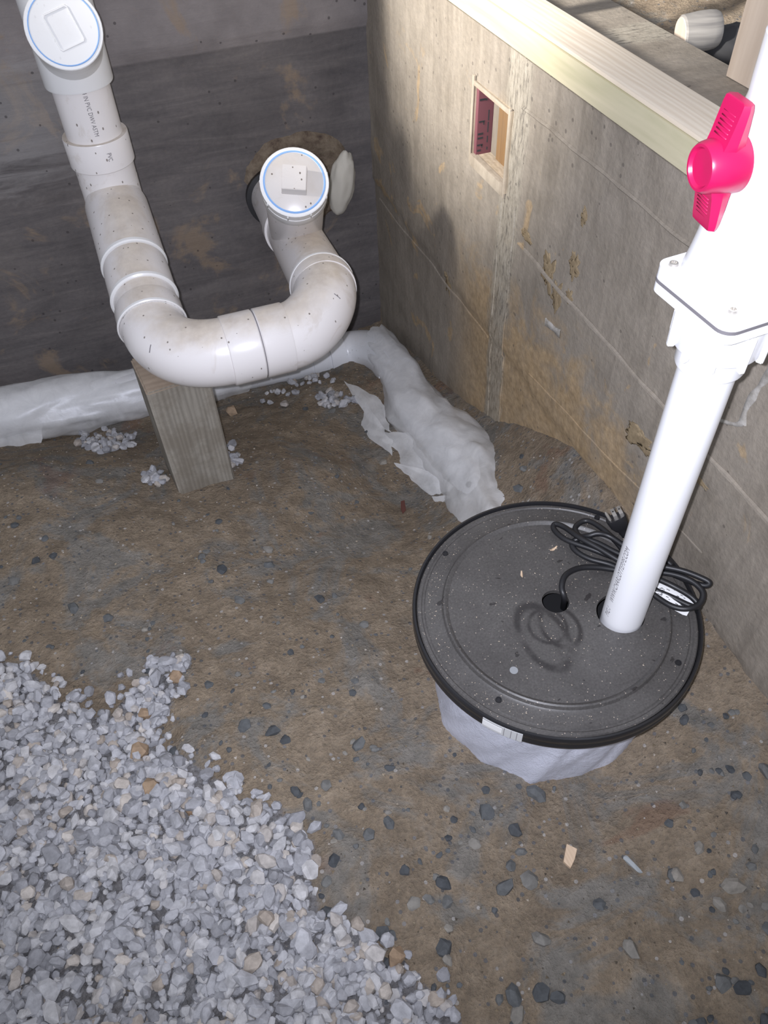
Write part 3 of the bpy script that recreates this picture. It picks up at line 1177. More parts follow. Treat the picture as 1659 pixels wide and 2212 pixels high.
# stem collar + red handle, its axis leaving the valve towards the room
HZ = .885
hdir = Vector((-.99, .10, 0)).normalized()
HO = -.026
hax = Vector((PBX, PBY, HZ))
bm = bmesh.new()
lathe_bm(bm, [(.029, .02), (.029, .044), (.027, .046), (.019, .046), (.019, .052)], 40, hax, axis_rot(hdir))
from_bm('stem_collar', bm, M['pvc_new'], dp, True, .6)
bm = bmesh.new()
lathe_bm(bm, [(.0001, .066), (.0255, .066), (.0265, .068), (.0255, .090), (.0225, .106), (.0205, .109), (.018, .109), (.016, .106), (.0001, .105)], 40, hax + hdir * HO, axis_rot(hdir))
# wings
side = Vector((0, 0, 1)).cross(hdir).normalized()
for sgn in (1, -1):
    secs = []
    for (s_, wd, o0, o1) in ((.006, .0175, .076, .100), (.022, .0175, .078, .099), (.030, .0178, .079, .097), (.046, .0182, .080, .0945), (.060, .0182, .081, .0925), (.0655, .0175, .082, .0915), (.067, .013, .083, .0905)):
        sec = []
        for (a, b) in ((-1, 0), (-.82, 1), (.82, 1), (1, 0), (.82, -1), (-.82, -1)):
            off = (o0 + o1) / 2 + b * (o1 - o0) / 2 + HO
            sec.append(bm.verts.new(hax + Vector((0, 0, sgn * s_ * .87)) + side * (a * wd) + hdir * off))
        secs.append(sec)
    for i in range(len(secs) - 1):
        for k in range(6):
            bm.faces.new((secs[i][k], secs[i][(k + 1) % 6], secs[i + 1][(k + 1) % 6], secs[i + 1][k]))
    bm.faces.new(secs[0])
    bm.faces.new(secs[-1])
    # grip ribs
hd = from_bm('handle', bm, M['red'], dp, True, .55)
hd['label'] = 'glossy red turn handle of the valve'
for sgn in (1, -1):
    for i in range(8):
        s_ = .032 + i * .0042
        off = .0985 - (s_ - .022) * .17 + HO
        s_ *= .87
        box_c = hax + Vector((0, 0, sgn * s_)) + hdir * off
        bm = bmesh.new()
        q = []
        for zz in (-.0007, .0007):
            for a in (-.0095, .0095):
                for b in (-.003, .00025):
                    q.append(bm.verts.new(box_c + Vector((0, 0, zz)) + side * a + hdir * b))
        for f in ((0, 1, 3, 2), (4, 6, 7, 5), (0, 4, 5, 1), (2, 3, 7, 6), (0, 2, 6, 4), (1, 5, 7, 3)):
            bm.faces.new([q[i2] for i2 in f])
        from_bm('grip_rib', bm, M['red'], hd, True, .5)


def text_mesh(body, size):
    cu = bpy.data.curves.new('txt', 'FONT')
    cu.body = body
    cu.size = size
    cu.resolution_u = 3
    ob = bpy.data.objects.new('txt', cu)
    COL.objects.link(ob)
    dg = bpy.context.evaluated_depsgraph_get()
    m = bpy.data.meshes.new_from_object(ob.evaluated_get(dg))
    bpy.data.objects.remove(ob)
    return m


def print_on_tube(name, body, size, origin, axis, out, r, mat, parent, stretch=1.0, off=.0003):
    """lettering that reads along `axis`, on the tube side that faces `out`"""
    m = text_mesh(body, size)
    axis = axis.normalized()
    out = (out - axis * out.dot(axis)).normalized()
    tang = out.cross(axis)
    for v in m.vertices:
        s, h = v.co.x * stretch, v.co.y
        a = h / r
        v.co = origin + axis * s + (out * math.cos(a) + tang * math.sin(a)) * (r + off)
    m.materials.clear()
    return link(name, m, mat, parent, False)


view = (CAMP - Vector((PBX, PBY, .25))).normalized()
vh = Vector((view.x, view.y, 0)).normalized()
outd = Matrix.Rotation(math.radians(-36), 3, 'Z') @ vh
print_on_tube('printed_lettering', 'WWW.CHARLOTTEPIPE.COM', .014, AX(.185), Vector((0, 0, 1)), outd, PR, M['ink_grey'], dp, .72)
print_on_tube('printed_lettering', 'PVC-1', .014, AX(.147), Vector((0, 0, 1)), outd, PR, M['ink_grey'], dp, .6)
tag(dp, 'white discharge pipe rising from the sump cover with check valve and red-handled valve', 'pipe')

# ================================================================== POWER CORD
cord = empty('power_cord', (LCX + .1, LCY + .12, LZ + .009))
CZ = LZ + ZP + .0095


def cc_(x, y, lift=0.0):
    return on_z(1150 + x / 4.1475, 1050 + y / 4.1475, CZ + lift)


CPTS = [(275, 1090, -.05), (285, 1000, .0), (262, 900, .012), (300, 795, .014), (420, 735, .008), (580, 728, .004), (750, 750, .002), (950, 765, .004), (1140, 772, .012), (1300, 800, .018), (1440, 860, .02), (1525, 950, .018),
        (1500, 1050, .012), (1390, 1098, .010), (1250, 1075, .006), (1090, 975, .004), (900, 820, .008), (720, 712, .006), (520, 655, .003), (400, 590, .002), (355, 520, .003), (420, 472, .010), (560, 500, .014), (760, 600, .016),
        (960, 680, .018), (1140, 715, .022), (1350, 760, .026), (1530, 830, .028), (1585, 868, .026), (1540, 890, .020), (1400, 850, .016), (1180, 760, .012), (960, 700, .010), (760, 650, .010), (520, 560, .010), (300, 480, .006), (195, 390, .002), (205, 340, .003),
        (290, 370, .008), (420, 460, .018), (600, 560, .020), (800, 680, .018), (1050, 800, .014), (1250, 890, .016), (1420, 990, .010), (1490, 1075, .004), (1420, 1075, .002), (1230, 985, .0), (1060, 900, .002), (900, 700, .012), (760, 510, .014), (610, 370, .010), (480, 310, .004),
        (385, 370, .002), (420, 450, .006), (500, 445, .018), (590, 425, .024), (700, 455, .022), (860, 560, .020), (1040, 640, .014), (1180, 660, .010), (1240, 700, .006), (1190, 640, .008), (1020, 560, .010), (900, 500, .014), (830, 445, .02)]
cpts = [cc_(*q) for q in CPTS]
pl0 = cpts[-1]
pl_dir = (on_z(1150 + 770 / 4.1475, 1050 + 330 / 4.1475, CZ + .047) - pl0).normalized()
sweep('cable', catmull(cpts, 7) + [pl0 + pl_dir * .006], .0049, M['rubber'], cord, 12)
# moulded plug
R3 = axis_rot(pl_dir)
wd_ = RT - pl_dir * RT.dot(pl_dir)
wd_.normalize()
th_ = pl_dir.cross(wd_).normalized()
bm = bmesh.new()
secs = []
for (s_, a, b) in ((.000, .0056, .0056), (.006, .0062, .0060), (.010, .0075, .0066), (.014, .0070, .0064), (.020, .0115, .0082), (.028, .0155, .0095), (.044, .0172, .0105), (.046, .0165, .0100)):
    sec = []
    for k in range(20):
        t_ = 2 * math.pi * k / 20
        ca, sa = math.cos(t_), math.sin(t_)
        ex = .65
        sec.append(bm.verts.new(pl0 + pl_dir * s_ + wd_ * (a * math.copysign(abs(ca) ** ex, ca)) + th_ * (b * math.copysign(abs(sa) ** ex, sa))))
    secs.append(sec)
for i in range(len(secs) - 1):
    for k in range(20):
        bm.faces.new((secs[i][k], secs[i][(k + 1) % 20], secs[i + 1][(k + 1) % 20], secs[i + 1][k]))
bm.faces.new(secs[0])
bm.faces.new(secs[-1])
plug = from_bm('plug_body', bm, M['rubber'], cord, True, .8)
for (sx, st, ww, tt, ln) in ((.0005, .003, .0032, .0008, .018), (.0115, .003, .0032, .0008, .018)):
    bm = bmesh.new()
    q = []
    for s_ in (.044, .044 + ln):
        for a in (-ww, ww):
            for b in (-tt, tt):
                q.append(bm.verts.new(pl0 + pl_dir * s_ + wd_ * (sx + a) + th_ * (st + b)))
    for f in ((0, 1, 3, 2), (4, 6, 7, 5), (0, 4, 5, 1), (2, 3, 7, 6), (0, 2, 6, 4), (1, 5, 7, 3)):
        bm.faces.new([q[i2] for i2 in f])
    pr = from_bm('prong', bm, M['steel'], plug, False)
    bm = bmesh.new()
    lathe_bm(bm, [(.0001, .0), (.0014, .0)], 12, pl0 + pl_dir * (.044 + ln * .72) + wd_ * sx + th_ * (st + (tt + .0002) * (1 if th_.dot(CAMP - pl0) > 0 else -1)), axis_rot(th_))
    from_bm('prong_hole', bm, M['hole'], pr, False)
sweep('prong', [pl0 + pl_dir * .044 - wd_ * .0095 - th_ * .002, pl0 + pl_dir * .062 - wd_ * .0105 - th_ * .002, pl0 + pl_dir * .066 - wd_ * .0108 - th_ * .002], [.0026, .0026, .001], M['steel'], plug, 12)
# white warning tag tied in the coil
ta, tb = cc_(1010, 955, -.003), cc_(1390, 1150, -.003)
tdir = (tb - ta).normalized()
tn = Vector((-tdir.y, tdir.x, 0)).normalized()
bm = bmesh.new()
prev = None
for i in range(13):
    t_ = i / 12
    c0 = ta + (tb - ta) * t_ + Vector((0, 0, .002 * math.sin(t_ * 5) + .002))
    hw = .0175 if 0 < i < 12 else .012
    q = [bm.verts.new(c0 + tn * a + Vector((0, 0, b))) for a, b in ((-.3 * hw, .0), (2 * hw, .006), (2 * hw, .0065), (-.3 * hw, .0005))]
    if prev:
        for k in range(4):
            bm.faces.new((prev[k], prev[(k + 1) % 4], q[(k + 1) % 4], q[k]))
    else:
        bm.faces.new(q)
    prev = q
bm.faces.new(list(reversed(prev)))
tago = from_bm('paper_tag', bm, M['white_paper'], cord, True, .6)
tago['label'] = 'white printed tag tied into the coil'
bm = bmesh.new()
for i in range(34):
    t_ = rng.uniform(.2, .9)
    a = rng.uniform(.2, 1.7) * .0175
    c0 = ta + (tb - ta) * t_ + tn * a + Vector((0, 0, .0028 + .002 * math.sin(t_ * 5) + (a + .005) * .16))
    l_ = rng.uniform(.002, .006)
    q = [bm.verts.new(c0 + tdir * x_ + tn * y_ + Vector((0, 0, y_ * .16))) for x_, y_ in ((0, 0), (l_, 0), (l_, .0011), (0, .0011))]
    bm.faces.new(q)
from_bm('tag_print', bm, M['ink'], tago, False)
tag(cord, 'coiled black power cord with three-prong plug on the sump cover', 'power cord')

# ================================================================== DRAIN TRAP
trap = empty('drain_trap', (.1, 1.42, .13))
RP, RH, RB = .0635, .0745, .0685
SX, SY = 0.0, 1.996                       # the vertical stack in front of the back wall
JZ = .292
JN = Vector((SX, SY, JZ))                 # where the stack turns forward
EN = Vector((0.001, 1.557, .205))         # start of the left bend
lg_dir = (EN - JN).normalized()


def on_line(p0, d, v):
    lo, hi = -.9, .9
    for _ in range(50):
        m = (lo + hi) / 2
        p = p0 + d * m - CAMP
        vv = IH / 2 - FPX * p.dot(UP) / p.dot(FW)
        if vv < v:
            lo = m
        else:
            hi = m
    return p0 + d * lo


def stack_part(name, rows, mat, seg=48):
    """rows: (height, radius)"""
    return sweep(name, [Vector((SX, SY, z)) for z, r in rows], [r for z, r in rows], mat, trap, seg, True, None, .5)


def leg_part(name, rows, mat, seg=48):
    """rows: (image row, radius) along the sloping left leg"""
    return sweep(name, [on_line(JN, lg_dir, v) for v, r in rows], [r for v, r in rows], mat, trap, seg, True, None, .5)


def seg_rings(name, p0, p1, prof, mat, parent, seg=48, sharp=.5):
    """prof: (fraction, radius) along p0-p1"""
    return sweep(name, [p0 + (p1 - p0) * f for f, r in prof], [r for f, r in prof], mat, parent, seg, True, None, sharp)


stack_part('stack_pipe', [(1.3, RP), (.40, RP)], M['pvc_old'])
stack_part('coupling', [(.452, RP), (.452, RH - .001), (.450, RH), (.388, RH), (.386, RH - .002), (.385, RB), (.33, RB)], M['pvc_old'])
bj = bezier(Vector((SX, SY, .345)), Vector((SX, SY, .275)), JN + lg_dir * .02, JN + lg_dir * .085, 14)
sweep('bend_fitting', bj, [RB + .0005] * len(bj), M['pvc_old'], trap, 48, True, None, .6)
leg_part('fitting_hub', [(444, RB), (446, RH - .001), (450, RH), (545, RH), (574, RH + .0005)], M['pvc_old'])
leg_part('hub_rim', [(570, RH - .003), (570, RH + .001), (575, RH + .0015), (577, RH - .001)], M['rim'])
leg_part('pipe_stub', [(540, RB + .001), (690, RB + .001)], M['pvc_old'])
leg_part('elbow_hub', [(578, RB), (580, RH - .002), (600, RH - .001), (645, RH - .001)], M['pvc_old'])
leg_part('hub_rim', [(643, RH - .004), (643, RH + .001), (648, RH + .0015), (650, RH - .002)], M['rim'])
leg_part('elbow_hub', [(668, RB), (670, RH - .002), (672, RH - .001), (706, RH)], M['pvc_old'])
leg_part('hub_rim', [(700, RH - .003), (700, RH + .0015), (704, RH + .002), (706, RH - .001)], M['rim'])
# left bend
run0, run1 = Vector((.143, 1.412, .200)), Vector((.262, 1.412, .199))
rdir = (run1 - run0).normalized()
KB = .5523
bl = bezier(EN - lg_dir * .004, EN + lg_dir * (.145 * KB), run0 - rdir * (.143 * KB), run0, 22)
sweep('elbow', bl, [RB + .0025] * len(bl), M['pvc_old'], trap, 48, True, None, .6)
# run: coupling made of two sockets with a seam
rm_ = (run0 + run1) / 2
seg_rings('coupling', run0 - rdir * .012, rm_ - rdir * .001, [(0, RB), (.02, RH - .001), (.05, RH), (.965, RH), (1, RH - .003)], M['pvc_old'], trap)
seg_rings('coupling', rm_ + rdir * .001, run1 + rdir * .006, [(0, RH - .003), (.035, RH), (.95, RH), (.98, RH - .001), (1, RB)], M['pvc_old'], trap)
seg_rings('coupling_seam', rm_ - rdir * .0012, rm_ + rdir * .0012, [(0, RH - .003), (1, RH - .003)], M['ink_grey'], trap)
# right bend, then the leg that runs back and down through the wall
rg0 = Vector((.389, 1.54, .215))
hole_c = Vector((.462, YB + .10, .045))
ldir2 = (hole_c - rg0).normalized()
br = bezier(run1, run1 + rdir * (.126 * KB), rg0 - ldir2 * (.128 * KB), rg0, 24)
sweep('elbow', br, [RB + .003] * len(br), M['pvc_old'], trap, 48, True, None, .6)
seg_rings('elbow_hub', rg0 - ldir2 * .03, rg0 + ldir2 * .012, [(0, RB + .003), (.25, RH - .001), (1, RH)], M['pvc_old'], trap)
seg_rings('hub_rim', rg0 + ldir2 * .008, rg0 + ldir2 * .014, [(0, RH - .002), (0.01, RH + .001), (.9, RH + .0015), (1, RB + .001)], M['rim'], trap)
seg_rings('wye_run', rg0, hole_c, [(0, RB), (1, RB)], M['pvc_old'], trap)
k0 = rg0 + ldir2 * .42
seg_rings('hub_rim', k0, k0 + ldir2 * .05, [(0, RB), (.02, RH), (.95, RH), (1, RB)], M['pvc_old'], trap)
k1 = rg0 + ldir2 * .735
seg_rings('rubber_seal', k1, k1 + ldir2 * .03, [(0, RB), (.02, RH + .008), (.95, RH + .008), (1, RB)], M['rubber'], trap)


def square_plug(center, nrm, upv, r_disc, raised, mat, parent, sq=.052, ring=True, hgt=.012, skew=0):
    """cleanout plug: disc with a square boss"""
    Rm = axis_rot(nrm)
    bm = bmesh.new()
    lathe_bm(bm, [(r_disc * .86, -.008), (r_disc * .86, -.001), (r_disc * .84, .0), (.0001, .0)], 56, center, Rm)
    pg = from_bm('cleanout_plug', bm, mat, parent, True, .6)
    if ring:
        bm = bmesh.new()
        lathe_bm(bm, [(r_disc * .862, -.0015), (r_disc * .862, .0012), (r_disc * .90, .0016), (r_disc * .915, -.0005)], 56, center, Rm)
        bo = from_bm('blue_seal_ring', bm, M['blue'], pg, True, .6)
    u = (upv - nrm * upv.dot(nrm)).normalized()
    s = u.cross(nrm)
    bm = bmesh.new()
    q = []
    for h, k in ((-.002, 1.06), (hgt, 1.0)):
        for a, b in ((-1, -1), (1, -1), (1, 1), (-1, 1)):
            q.append(bm.verts.new(center + nrm * h + s * (a * k * sq / 2) + u * (b * k * sq / 2 * (1.0 + skew))))
    for f in ((0, 1, 2, 3), (4, 5, 6, 7), (0, 1, 5, 4), (1, 2, 6, 5), (2, 3, 7, 6), (3, 0, 4, 7)):
        bm.faces.new([q[i] for i in f])
    bmesh.ops.bevel(bm, geom=list(bm.edges), offset=.0012, segments=2, affect='EDGES')
    from_bm('square_boss', bm, mat, pg, True, .5)
    return pg


# right cleanout, a branch at half a right angle
pc = at_d(636, 394, 1.735)
tov = (CAMP - pc).normalized()
pn = (tov * .945 + UP * .33 - RT * .01).normalized()
tm = min(range(200), key=lambda i: ((pc - pn * (i * .003)) - (rg0 + ldir2 * max(0, (pc - pn * (i * .003) - rg0).dot(ldir2)))).length)
seg_rings('cleanout_branch', pc - pn * (tm * .003), pc - pn * .035, [(0, RB - .001), (1, RB)], M['pvc_old'], trap)
seg_rings('cleanout_hub', pc - pn * .066, pc + pn * .002, [(0, RB), (.04, RH - .001), (.08, RH), (.52, RH), (.54, RH - .0025), (.6, RH - .0025), (.62, RH + .0005), (.98, RH + .001), (1, RH - .001)], M['rim'], trap)
Rm = axis_rot(pn)
for a in range(0, 360, 40):
    d = Rm @ Vector((math.cos(math.radians(a)), math.sin(math.radians(a)), 0))
    sweep('hub_rib', [pc - pn * .024 + d * (RH + .0005), pc - pn * .002 + d * (RH + .0005)], .0017, M['rim'], trap, 8)
square_plug(pc + pn * .0025, pn, (UP * 1.0 + RT * .03), RH * 1.0, True, M['plug_right'], trap, .052, True, .028)

# left cleanout near the top of the stack
pc2 = at_d(138, 62, 1.535)
tov2 = (CAMP - pc2).normalized()
pn2 = (tov2 * .97 + UP * .20 + RT * -.06).normalized()
tm = min(range(200), key=lambda i: math.hypot((pc2 - pn2 * (i * .003)).x - SX, (pc2 - pn2 * (i * .003)).y - SY))
seg_rings('cleanout_branch', pc2 - pn2 * (tm * .003), pc2 - pn2 * .04, [(0, RB), (1, RB - .003)], M['plug_left'], trap)
seg_rings('cleanout_hub', pc2 - pn2 * .05, pc2 + pn2 * .002, [(0, RB - .003), (.03, RH - .0035), (.97, RH - .0025), (1, RH - .004)], M['plug_left'], trap)
stack_part('tee_hub', [(.563, RP), (.563, RH - .001), (.566, RH), (.80, RH), (.803, RP)], M['plug_left'])
def recess_plug(center, nrm, upv, r_disc, half, mat, parent, depth=.016):
    """cleanout plug with a square countersunk socket"""
    Rm = axis_rot(nrm)
    u = (upv - nrm * upv.dot(nrm)).normalized()
    s = u.cross(nrm)
    bm = bmesh.new()
    n = 48
    def sqp(k, f):
        ca, sa = math.cos(2 * math.pi * (k + .5) / n), math.sin(2 * math.pi * (k + .5) / n)
        m_ = max(abs(ca), abs(sa))
        return s * (ca / m_ * half[0] * f) + u * (sa / m_ * half[1] * f)

    rim = [bm.verts.new(center + (s * math.cos(2 * math.pi * (k + .5) / n) + u * math.sin(2 * math.pi * (k + .5) / n)) * r_disc * .86) for k in range(n)]
    low = [bm.verts.new(v.co - nrm * .008) for v in rim]
    sq0 = [bm.verts.new(center + sqp(k, 1.10)) for k in range(n)]
    sq1 = [bm.verts.new(center + sqp(k, 1.07) + nrm * .0022) for k in range(n)]
    sq = [bm.verts.new(center + sqp(k, 1.0) + nrm * .0022) for k in range(n)]
    bot = [bm.verts.new(center + sqp(k, .95) - nrm * depth) for k in range(n)]
    for A_, B_ in ((low, rim), (rim, sq0), (sq0, sq1), (sq1, sq), (sq, bot)):
        for k in range(n):
            bm.faces.new((A_[k], A_[(k + 1) % n], B_[(k + 1) % n], B_[k]))
    bm.faces.new(bot)
    pg = from_bm('cleanout_plug', bm, mat, parent, True, .35)
    bm = bmesh.new()
    lathe_bm(bm, [(r_disc * .868, -.0015), (r_disc * .868, .0010), (r_disc * .888, .0013), (r_disc * .90, -.0005)], 56, center, Rm)
    from_bm('blue_seal_ring', bm, M['blue'], pg, True, .6)
    return pg


recess_plug(pc2 + pn2 * .0025, pn2, (UP * .87 - RT * .5), RH - .002, (.024, .031), M['plug_left'], trap)
# printed lines
rview = (CAMP - Vector((SX, SY, .5))).normalized()
print_on_tube('printed_lettering', '4 IN PVC DWV ASTM', .014, Vector((SX, SY, .562)), Vector((0, 0, -1)), rview - RT * .02, RP, M['ink_grey'], trap, .72)
print_on_tube('printed_lettering', 'PVC', .015, Vector((SX, SY, .432)), Vector((0, 0, -1)), rview + RT * .18, RH + .0004, M['ink_grey'], trap, .7)
for (bz, i_, ang_) in ((bl, 9, .15), (br, 13, .15)):
    # short pen ticks across the elbows
    c0, c1 = bz[i_], bz[i_ + 1]
    T_ = (c1 - c0).normalized()
    V_ = (CAMP - c0)
    V_ = (V_ - T_ * V_.dot(T_)).normalized()
    S_ = T_.cross(V_)
    dn = S_ if S_.dot(UP) < 0 else -S_
    pts_ = [c0 + (V_ * math.cos(q_) + dn * math.sin(q_)) * (RB + .0031) for q_ in (.15, .27, .39)]
    sweep('pen_tick', pts_, .0009, M['ink_grey'], trap, 6)
tag(trap, 'dirty white plastic drain trap with U bend and two cleanout plugs', 'pipe trap')

# ================================================================== WOOD POST
pt = on_z(316, 852, .1245)
ps = .142
px_, py_ = pt.x, pt.y
pa = math.radians(6)
bm = bmesh.new()
zb_, ztp = -.24, pt.z
q = []
for z in (zb_, ztp):
    for (a, b) in ((0, 0), (1, 0), (1, 1), (0, 1)):
        x = px_ + ps * (a * math.cos(pa) - b * math.sin(pa))
        y = py_ + ps * (a * math.sin(pa) + b * math.cos(pa))
        q.append(bm.verts.new((x, y, z)))
sides = [(0, 1, 5, 4), (1, 2, 6, 5), (2, 3, 7, 6), (3, 0, 4, 7)]
for f in sides:
    bm.faces.new([q[i] for i in f])
bm.faces.new([q[i] for i in (0, 3, 2, 1)])
tf = bm.faces.new([q[i] for i in (4, 5, 6, 7)])
bmesh.ops.bevel(bm, geom=list(bm.edges), offset=.004, segments=2, affect='EDGES')
bmesh.ops.recalc_face_normals(bm, faces=bm.faces)
post = from_bm('wood_post', bm, M['wood_post'], None, True, .6)
post.data.materials.append(M['wood_top'])
for p in post.data.polygons:
    if p.normal.z > .9:
        p.material_index = 1
tag(post, 'weathered square wooden post propping up the drain trap', 'post')

# ================================================================== DRAIN LINE ALONG THE BACK WALL
dr = empty('drain_pipe', (0, YB - .15, -.5))
dy_ = YB - .15


def dz_(x):
    return -.398 - .072 * (x + .314)


d0, d1 = Vector((-1.45, dy_, dz_(-1.45) + .01)), Vector((.59, dy_, dz_(.62)))
sweep('pipe', [d0, d1], RP, M['pvc_back'], dr, 40)
for xa in (.47, .535):
    sweep('coupling', [Vector((xa, dy_, dz_(xa))), Vector((xa + .001, dy_, dz_(xa))), Vector((xa + .055, dy_, dz_(xa))), Vector((xa + .056, dy_, dz_(xa)))], [RP, RP + .006, RP + .006, RP], M['pvc_back'], dr, 40)
SL = [((817, 741), -.425, .052), ((862, 812), -.39, .070), ((908, 902), -.35, .092), ((980, 980), -.305, .098), ((1030, 1045), -.265, .098), ((1056, 1106), -.235, .088), ((1100, 1180), -.2, .08)]
slp = [on_z(u, v, z) for (u, v), z, hw in SL]
eb = bezier(d1, d1 + Vector((.07, 0, 0)), slp[1] + (slp[1] - slp[2]).normalized() * .22, slp[1], 18)
sweep('elbow', eb, [RP + .003] * len(eb), M['pvc_back'], dr, 40)
sweep('pipe', catmull(slp[1:5] + [Vector((.60, .80, -.2))], 6), RP - .004, M['pvc_back'], dr, 32)
tag(dr, 'white drain pipe on the ground along the back wall turning towards the sump', 'pipe')


def sleeve(name, path, half, vert, seed, mat, ragged=True, seg=44, n=9, squash=None, parent=None):
    """loose film sleeve: crumpled open tube"""
    pts = catmull(path, n)
    hs = []
    for i in range(len(pts)):
        t_ = i / n
        k = min(int(t_), len(half) - 2)
        f = t_ - k
        hs.append((half[k] * (1 - f) + half[k + 1] * f, vert[k] * (1 - f) + vert[k + 1] * f))
    fr = frames(pts)
    bm = bmesh.new()
    rings = []
    for i, p in enumerate(pts):
        T = fr[i][0]
        S = T.cross(Vector((0, 0, 1))).normalized()
        U_ = S.cross(T).normalized()
        ring = []
        a_, b_ = hs[i]
        for k in range(seg):
            a = 2 * math.pi * k / seg
            v = Vector((math.cos(a) * 1.6, math.sin(a) * 1.6, seed))
            w1 = mnoise.noise(v + p * 5.0)
            # facetted creases
            cr = abs(mnoise.noise(v * 1.3 + p * 7.5 + Vector((3, 1, 2))))
            cr2 = abs(mnoise.noise(v * 2.6 + p * 16.0 + Vector((7, 2, 5))))
            kx = 1 + .12 * w1 + .28 * cr + .10 * cr2 - .10
            rag = T * (.035 * mnoise.noise(Vector((a * 1.7, seed, i * .01)))) if ragged and i in (0, len(pts) - 1) else Vector((0, 0, 0))
            ring.append(bm.verts.new(p + S * (math.cos(a) * a_ * kx) + U_ * (math.sin(a) * b_ * kx) + rag))
        rings.append(ring)
    for i in range(len(rings) - 1):
        for k in range(seg):
            bm.faces.new((rings[i][k], rings[i][(k + 1) % seg], rings[i + 1][(k + 1) % seg], rings[i + 1][k]))
    return from_bm(name, bm, mat, parent, True)


def sheet_bm(bm, poly, seed, amp=.012, nsub=4, thick=None):
    """crumpled flap from a quad/tri outline (world points)"""
    P = [Vector(p) for p in poly]
    if len(P) == 3:
        P = P + [P[2]]
    n = 10
    g = {}
    nr = (P[1] - P[0]).cross(P[3] - P[0]).normalized()
    for i in range(n + 1):
        for j in range(n + 1):
            s, t_ = i / n, j / n
            p = (P[0] * (1 - s) + P[1] * s) * (1 - t_) + (P[3] * (1 - s) + P[2] * s) * t_
            p = p + nr * amp * (mnoise.noise(p * 14 + Vector((seed, 0, 0))) + .6 * abs(mnoise.noise(p * 33 + Vector((0, seed, 0)))))
            if i == 0 or j == 0 or i == n or j == n:
                p = p + Vector((mnoise.noise(p * 45), mnoise.noise(p * 45 + Vector((9, 0, 0))), 0)) * .006
            g[i, j] = bm.verts.new(p)
    for i in range(n):
        for j in range(n):
            bm.faces.new((g[i, j], g[i + 1, j], g[i + 1, j + 1], g[i, j + 1]))


# left sleeve on the back-wall pipe
lpath = [Vector((x, dy_ + .0, dz_(x) + dz)) for x, dz in ((-1.3, 0), (-.9, 0), (-.6, .0), (-.35, -.005), (-.12, -.01), (.08, -.012), (.24, -.005))]
ls = sleeve('plastic_sleeve', lpath, [.10, .105, .105, .10, .088, .076, .072], [.10, .10, .095, .088, .080, .074, .070], 2.3, M['film'])
tag(ls, 'loose translucent plastic sleeve around the drain pipe left of the wooden post', 'plastic sleeve')
def flap(parent, poly, seed, amp=.012):
    bm = bmesh.new()
    sheet_bm(bm, poly, seed, amp)
    return from_bm('loose_flap', bm, M['film'], parent, True)


flap(ls, [on_z(-120, 900, -.36), on_z(95, 905, -.40), on_z(88, 968, -.42), on_z(-120, 985, -.36)], 4.4)
flap(ls, [on_z(440, 830, -.45), on_z(530, 808, -.46), on_z(500, 842, -.47), on_z(455, 862, -.46)], 1.4, .006)
# right sleeve towards the sump
rs = sleeve('plastic_sleeve', slp, [s[2] for s in SL], [.070, .076, .088, .100, .104, .095, .08], 7.7, M['film'])
tag(rs, 'crumpled translucent plastic sleeve running beside the right wall to the sump', 'plastic sleeve')
# flaps that stand off the sleeve's left side
flap(rs, [on_z(742, 822, -.36), on_z(822, 860, -.34), on_z(845, 935, -.32), on_z(795, 905, -.36)], 1.2, .014)
flap(rs, [on_z(790, 868, -.33), on_z(846, 950, -.30), on_z(850, 985, -.31), on_z(774, 928, -.37)], 3.1, .012)
flap(rs, [on_z(775, 925, -.375), on_z(880, 935, -.30), on_z(960, 1040, -.26), on_z(850, 1000, -.34)], 5.6, .016)
flap(rs, [on_z(850, 1000, -.33), on_z(950, 1020, -.26), on_z(1010, 1090, -.24), on_z(930, 1075, -.30)], 8.3, .014)
flap(rs, [on_z(930, 1072, -.29), on_z(1015, 1075, -.24), on_z(1050, 1130, -.22), on_z(985, 1130, -.26)], 9.9, .012)


# ================================================================== STONES
def hull_mesh(name, seed, flat=.66, npts=26):
    r = random.Random(seed)
    bm = bmesh.new()
    sx, sy = r.uniform(.75, 1.25), r.uniform(.6, 1.0)
    for i in range(npts):
        z = r.uniform(-1, 1)
        a = r.uniform(0, 6.283)
        q = math.sqrt(1 - z * z)
        k = r.uniform(.85, 1.0)
        bm.verts.new((q * math.cos(a) * sx * k, q * math.sin(a) * sy * k, z * flat * k))
    bmesh.ops.convex_hull(bm, input=list(bm.verts))
    for v in [v for v in bm.verts if not v.link_faces]:
        bm.verts.remove(v)
    bmesh.ops.triangulate(bm, faces=bm.faces)
    me = bpy.data.meshes.new(name)
    bm.to_mesh(me)
    bm.free()
    return me


ROCK = [hull_mesh('stone', 100 + i) for i in range(14)]
for m_ in ROCK:
    m_.materials.append(M['gravel'])
DROCK = [hull_mesh('pebble', 300 + i, .5) for i in range(10)]
for m_ in DROCK:
    m_.materials.append(M['pebble'])
RV = [np.array([v.co[:] for v in m_.vertices]) for m_ in ROCK]
RF = [np.array([p.vertices[:] for p in m_.polygons]) for m_ in ROCK]


def pip(x, y, poly):
    c = False
    n = len(poly)
    j = n - 1
    for i in range(n):
        if (poly[i][1] > y) != (poly[j][1] > y) and x < (poly[j][0] - poly[i][0]) * (y - poly[i][1]) / (poly[j][1] - poly[i][1]) + poly[i][0]:
            c = not c
        j = i
    return c


def to_px(p):
    d = Vector(p) - CAMP
    z = d.dot(FW)
    return IW / 2 + FPX * d.dot(RT) / z, IH / 2 - FPX * d.dot(UP) / z, z


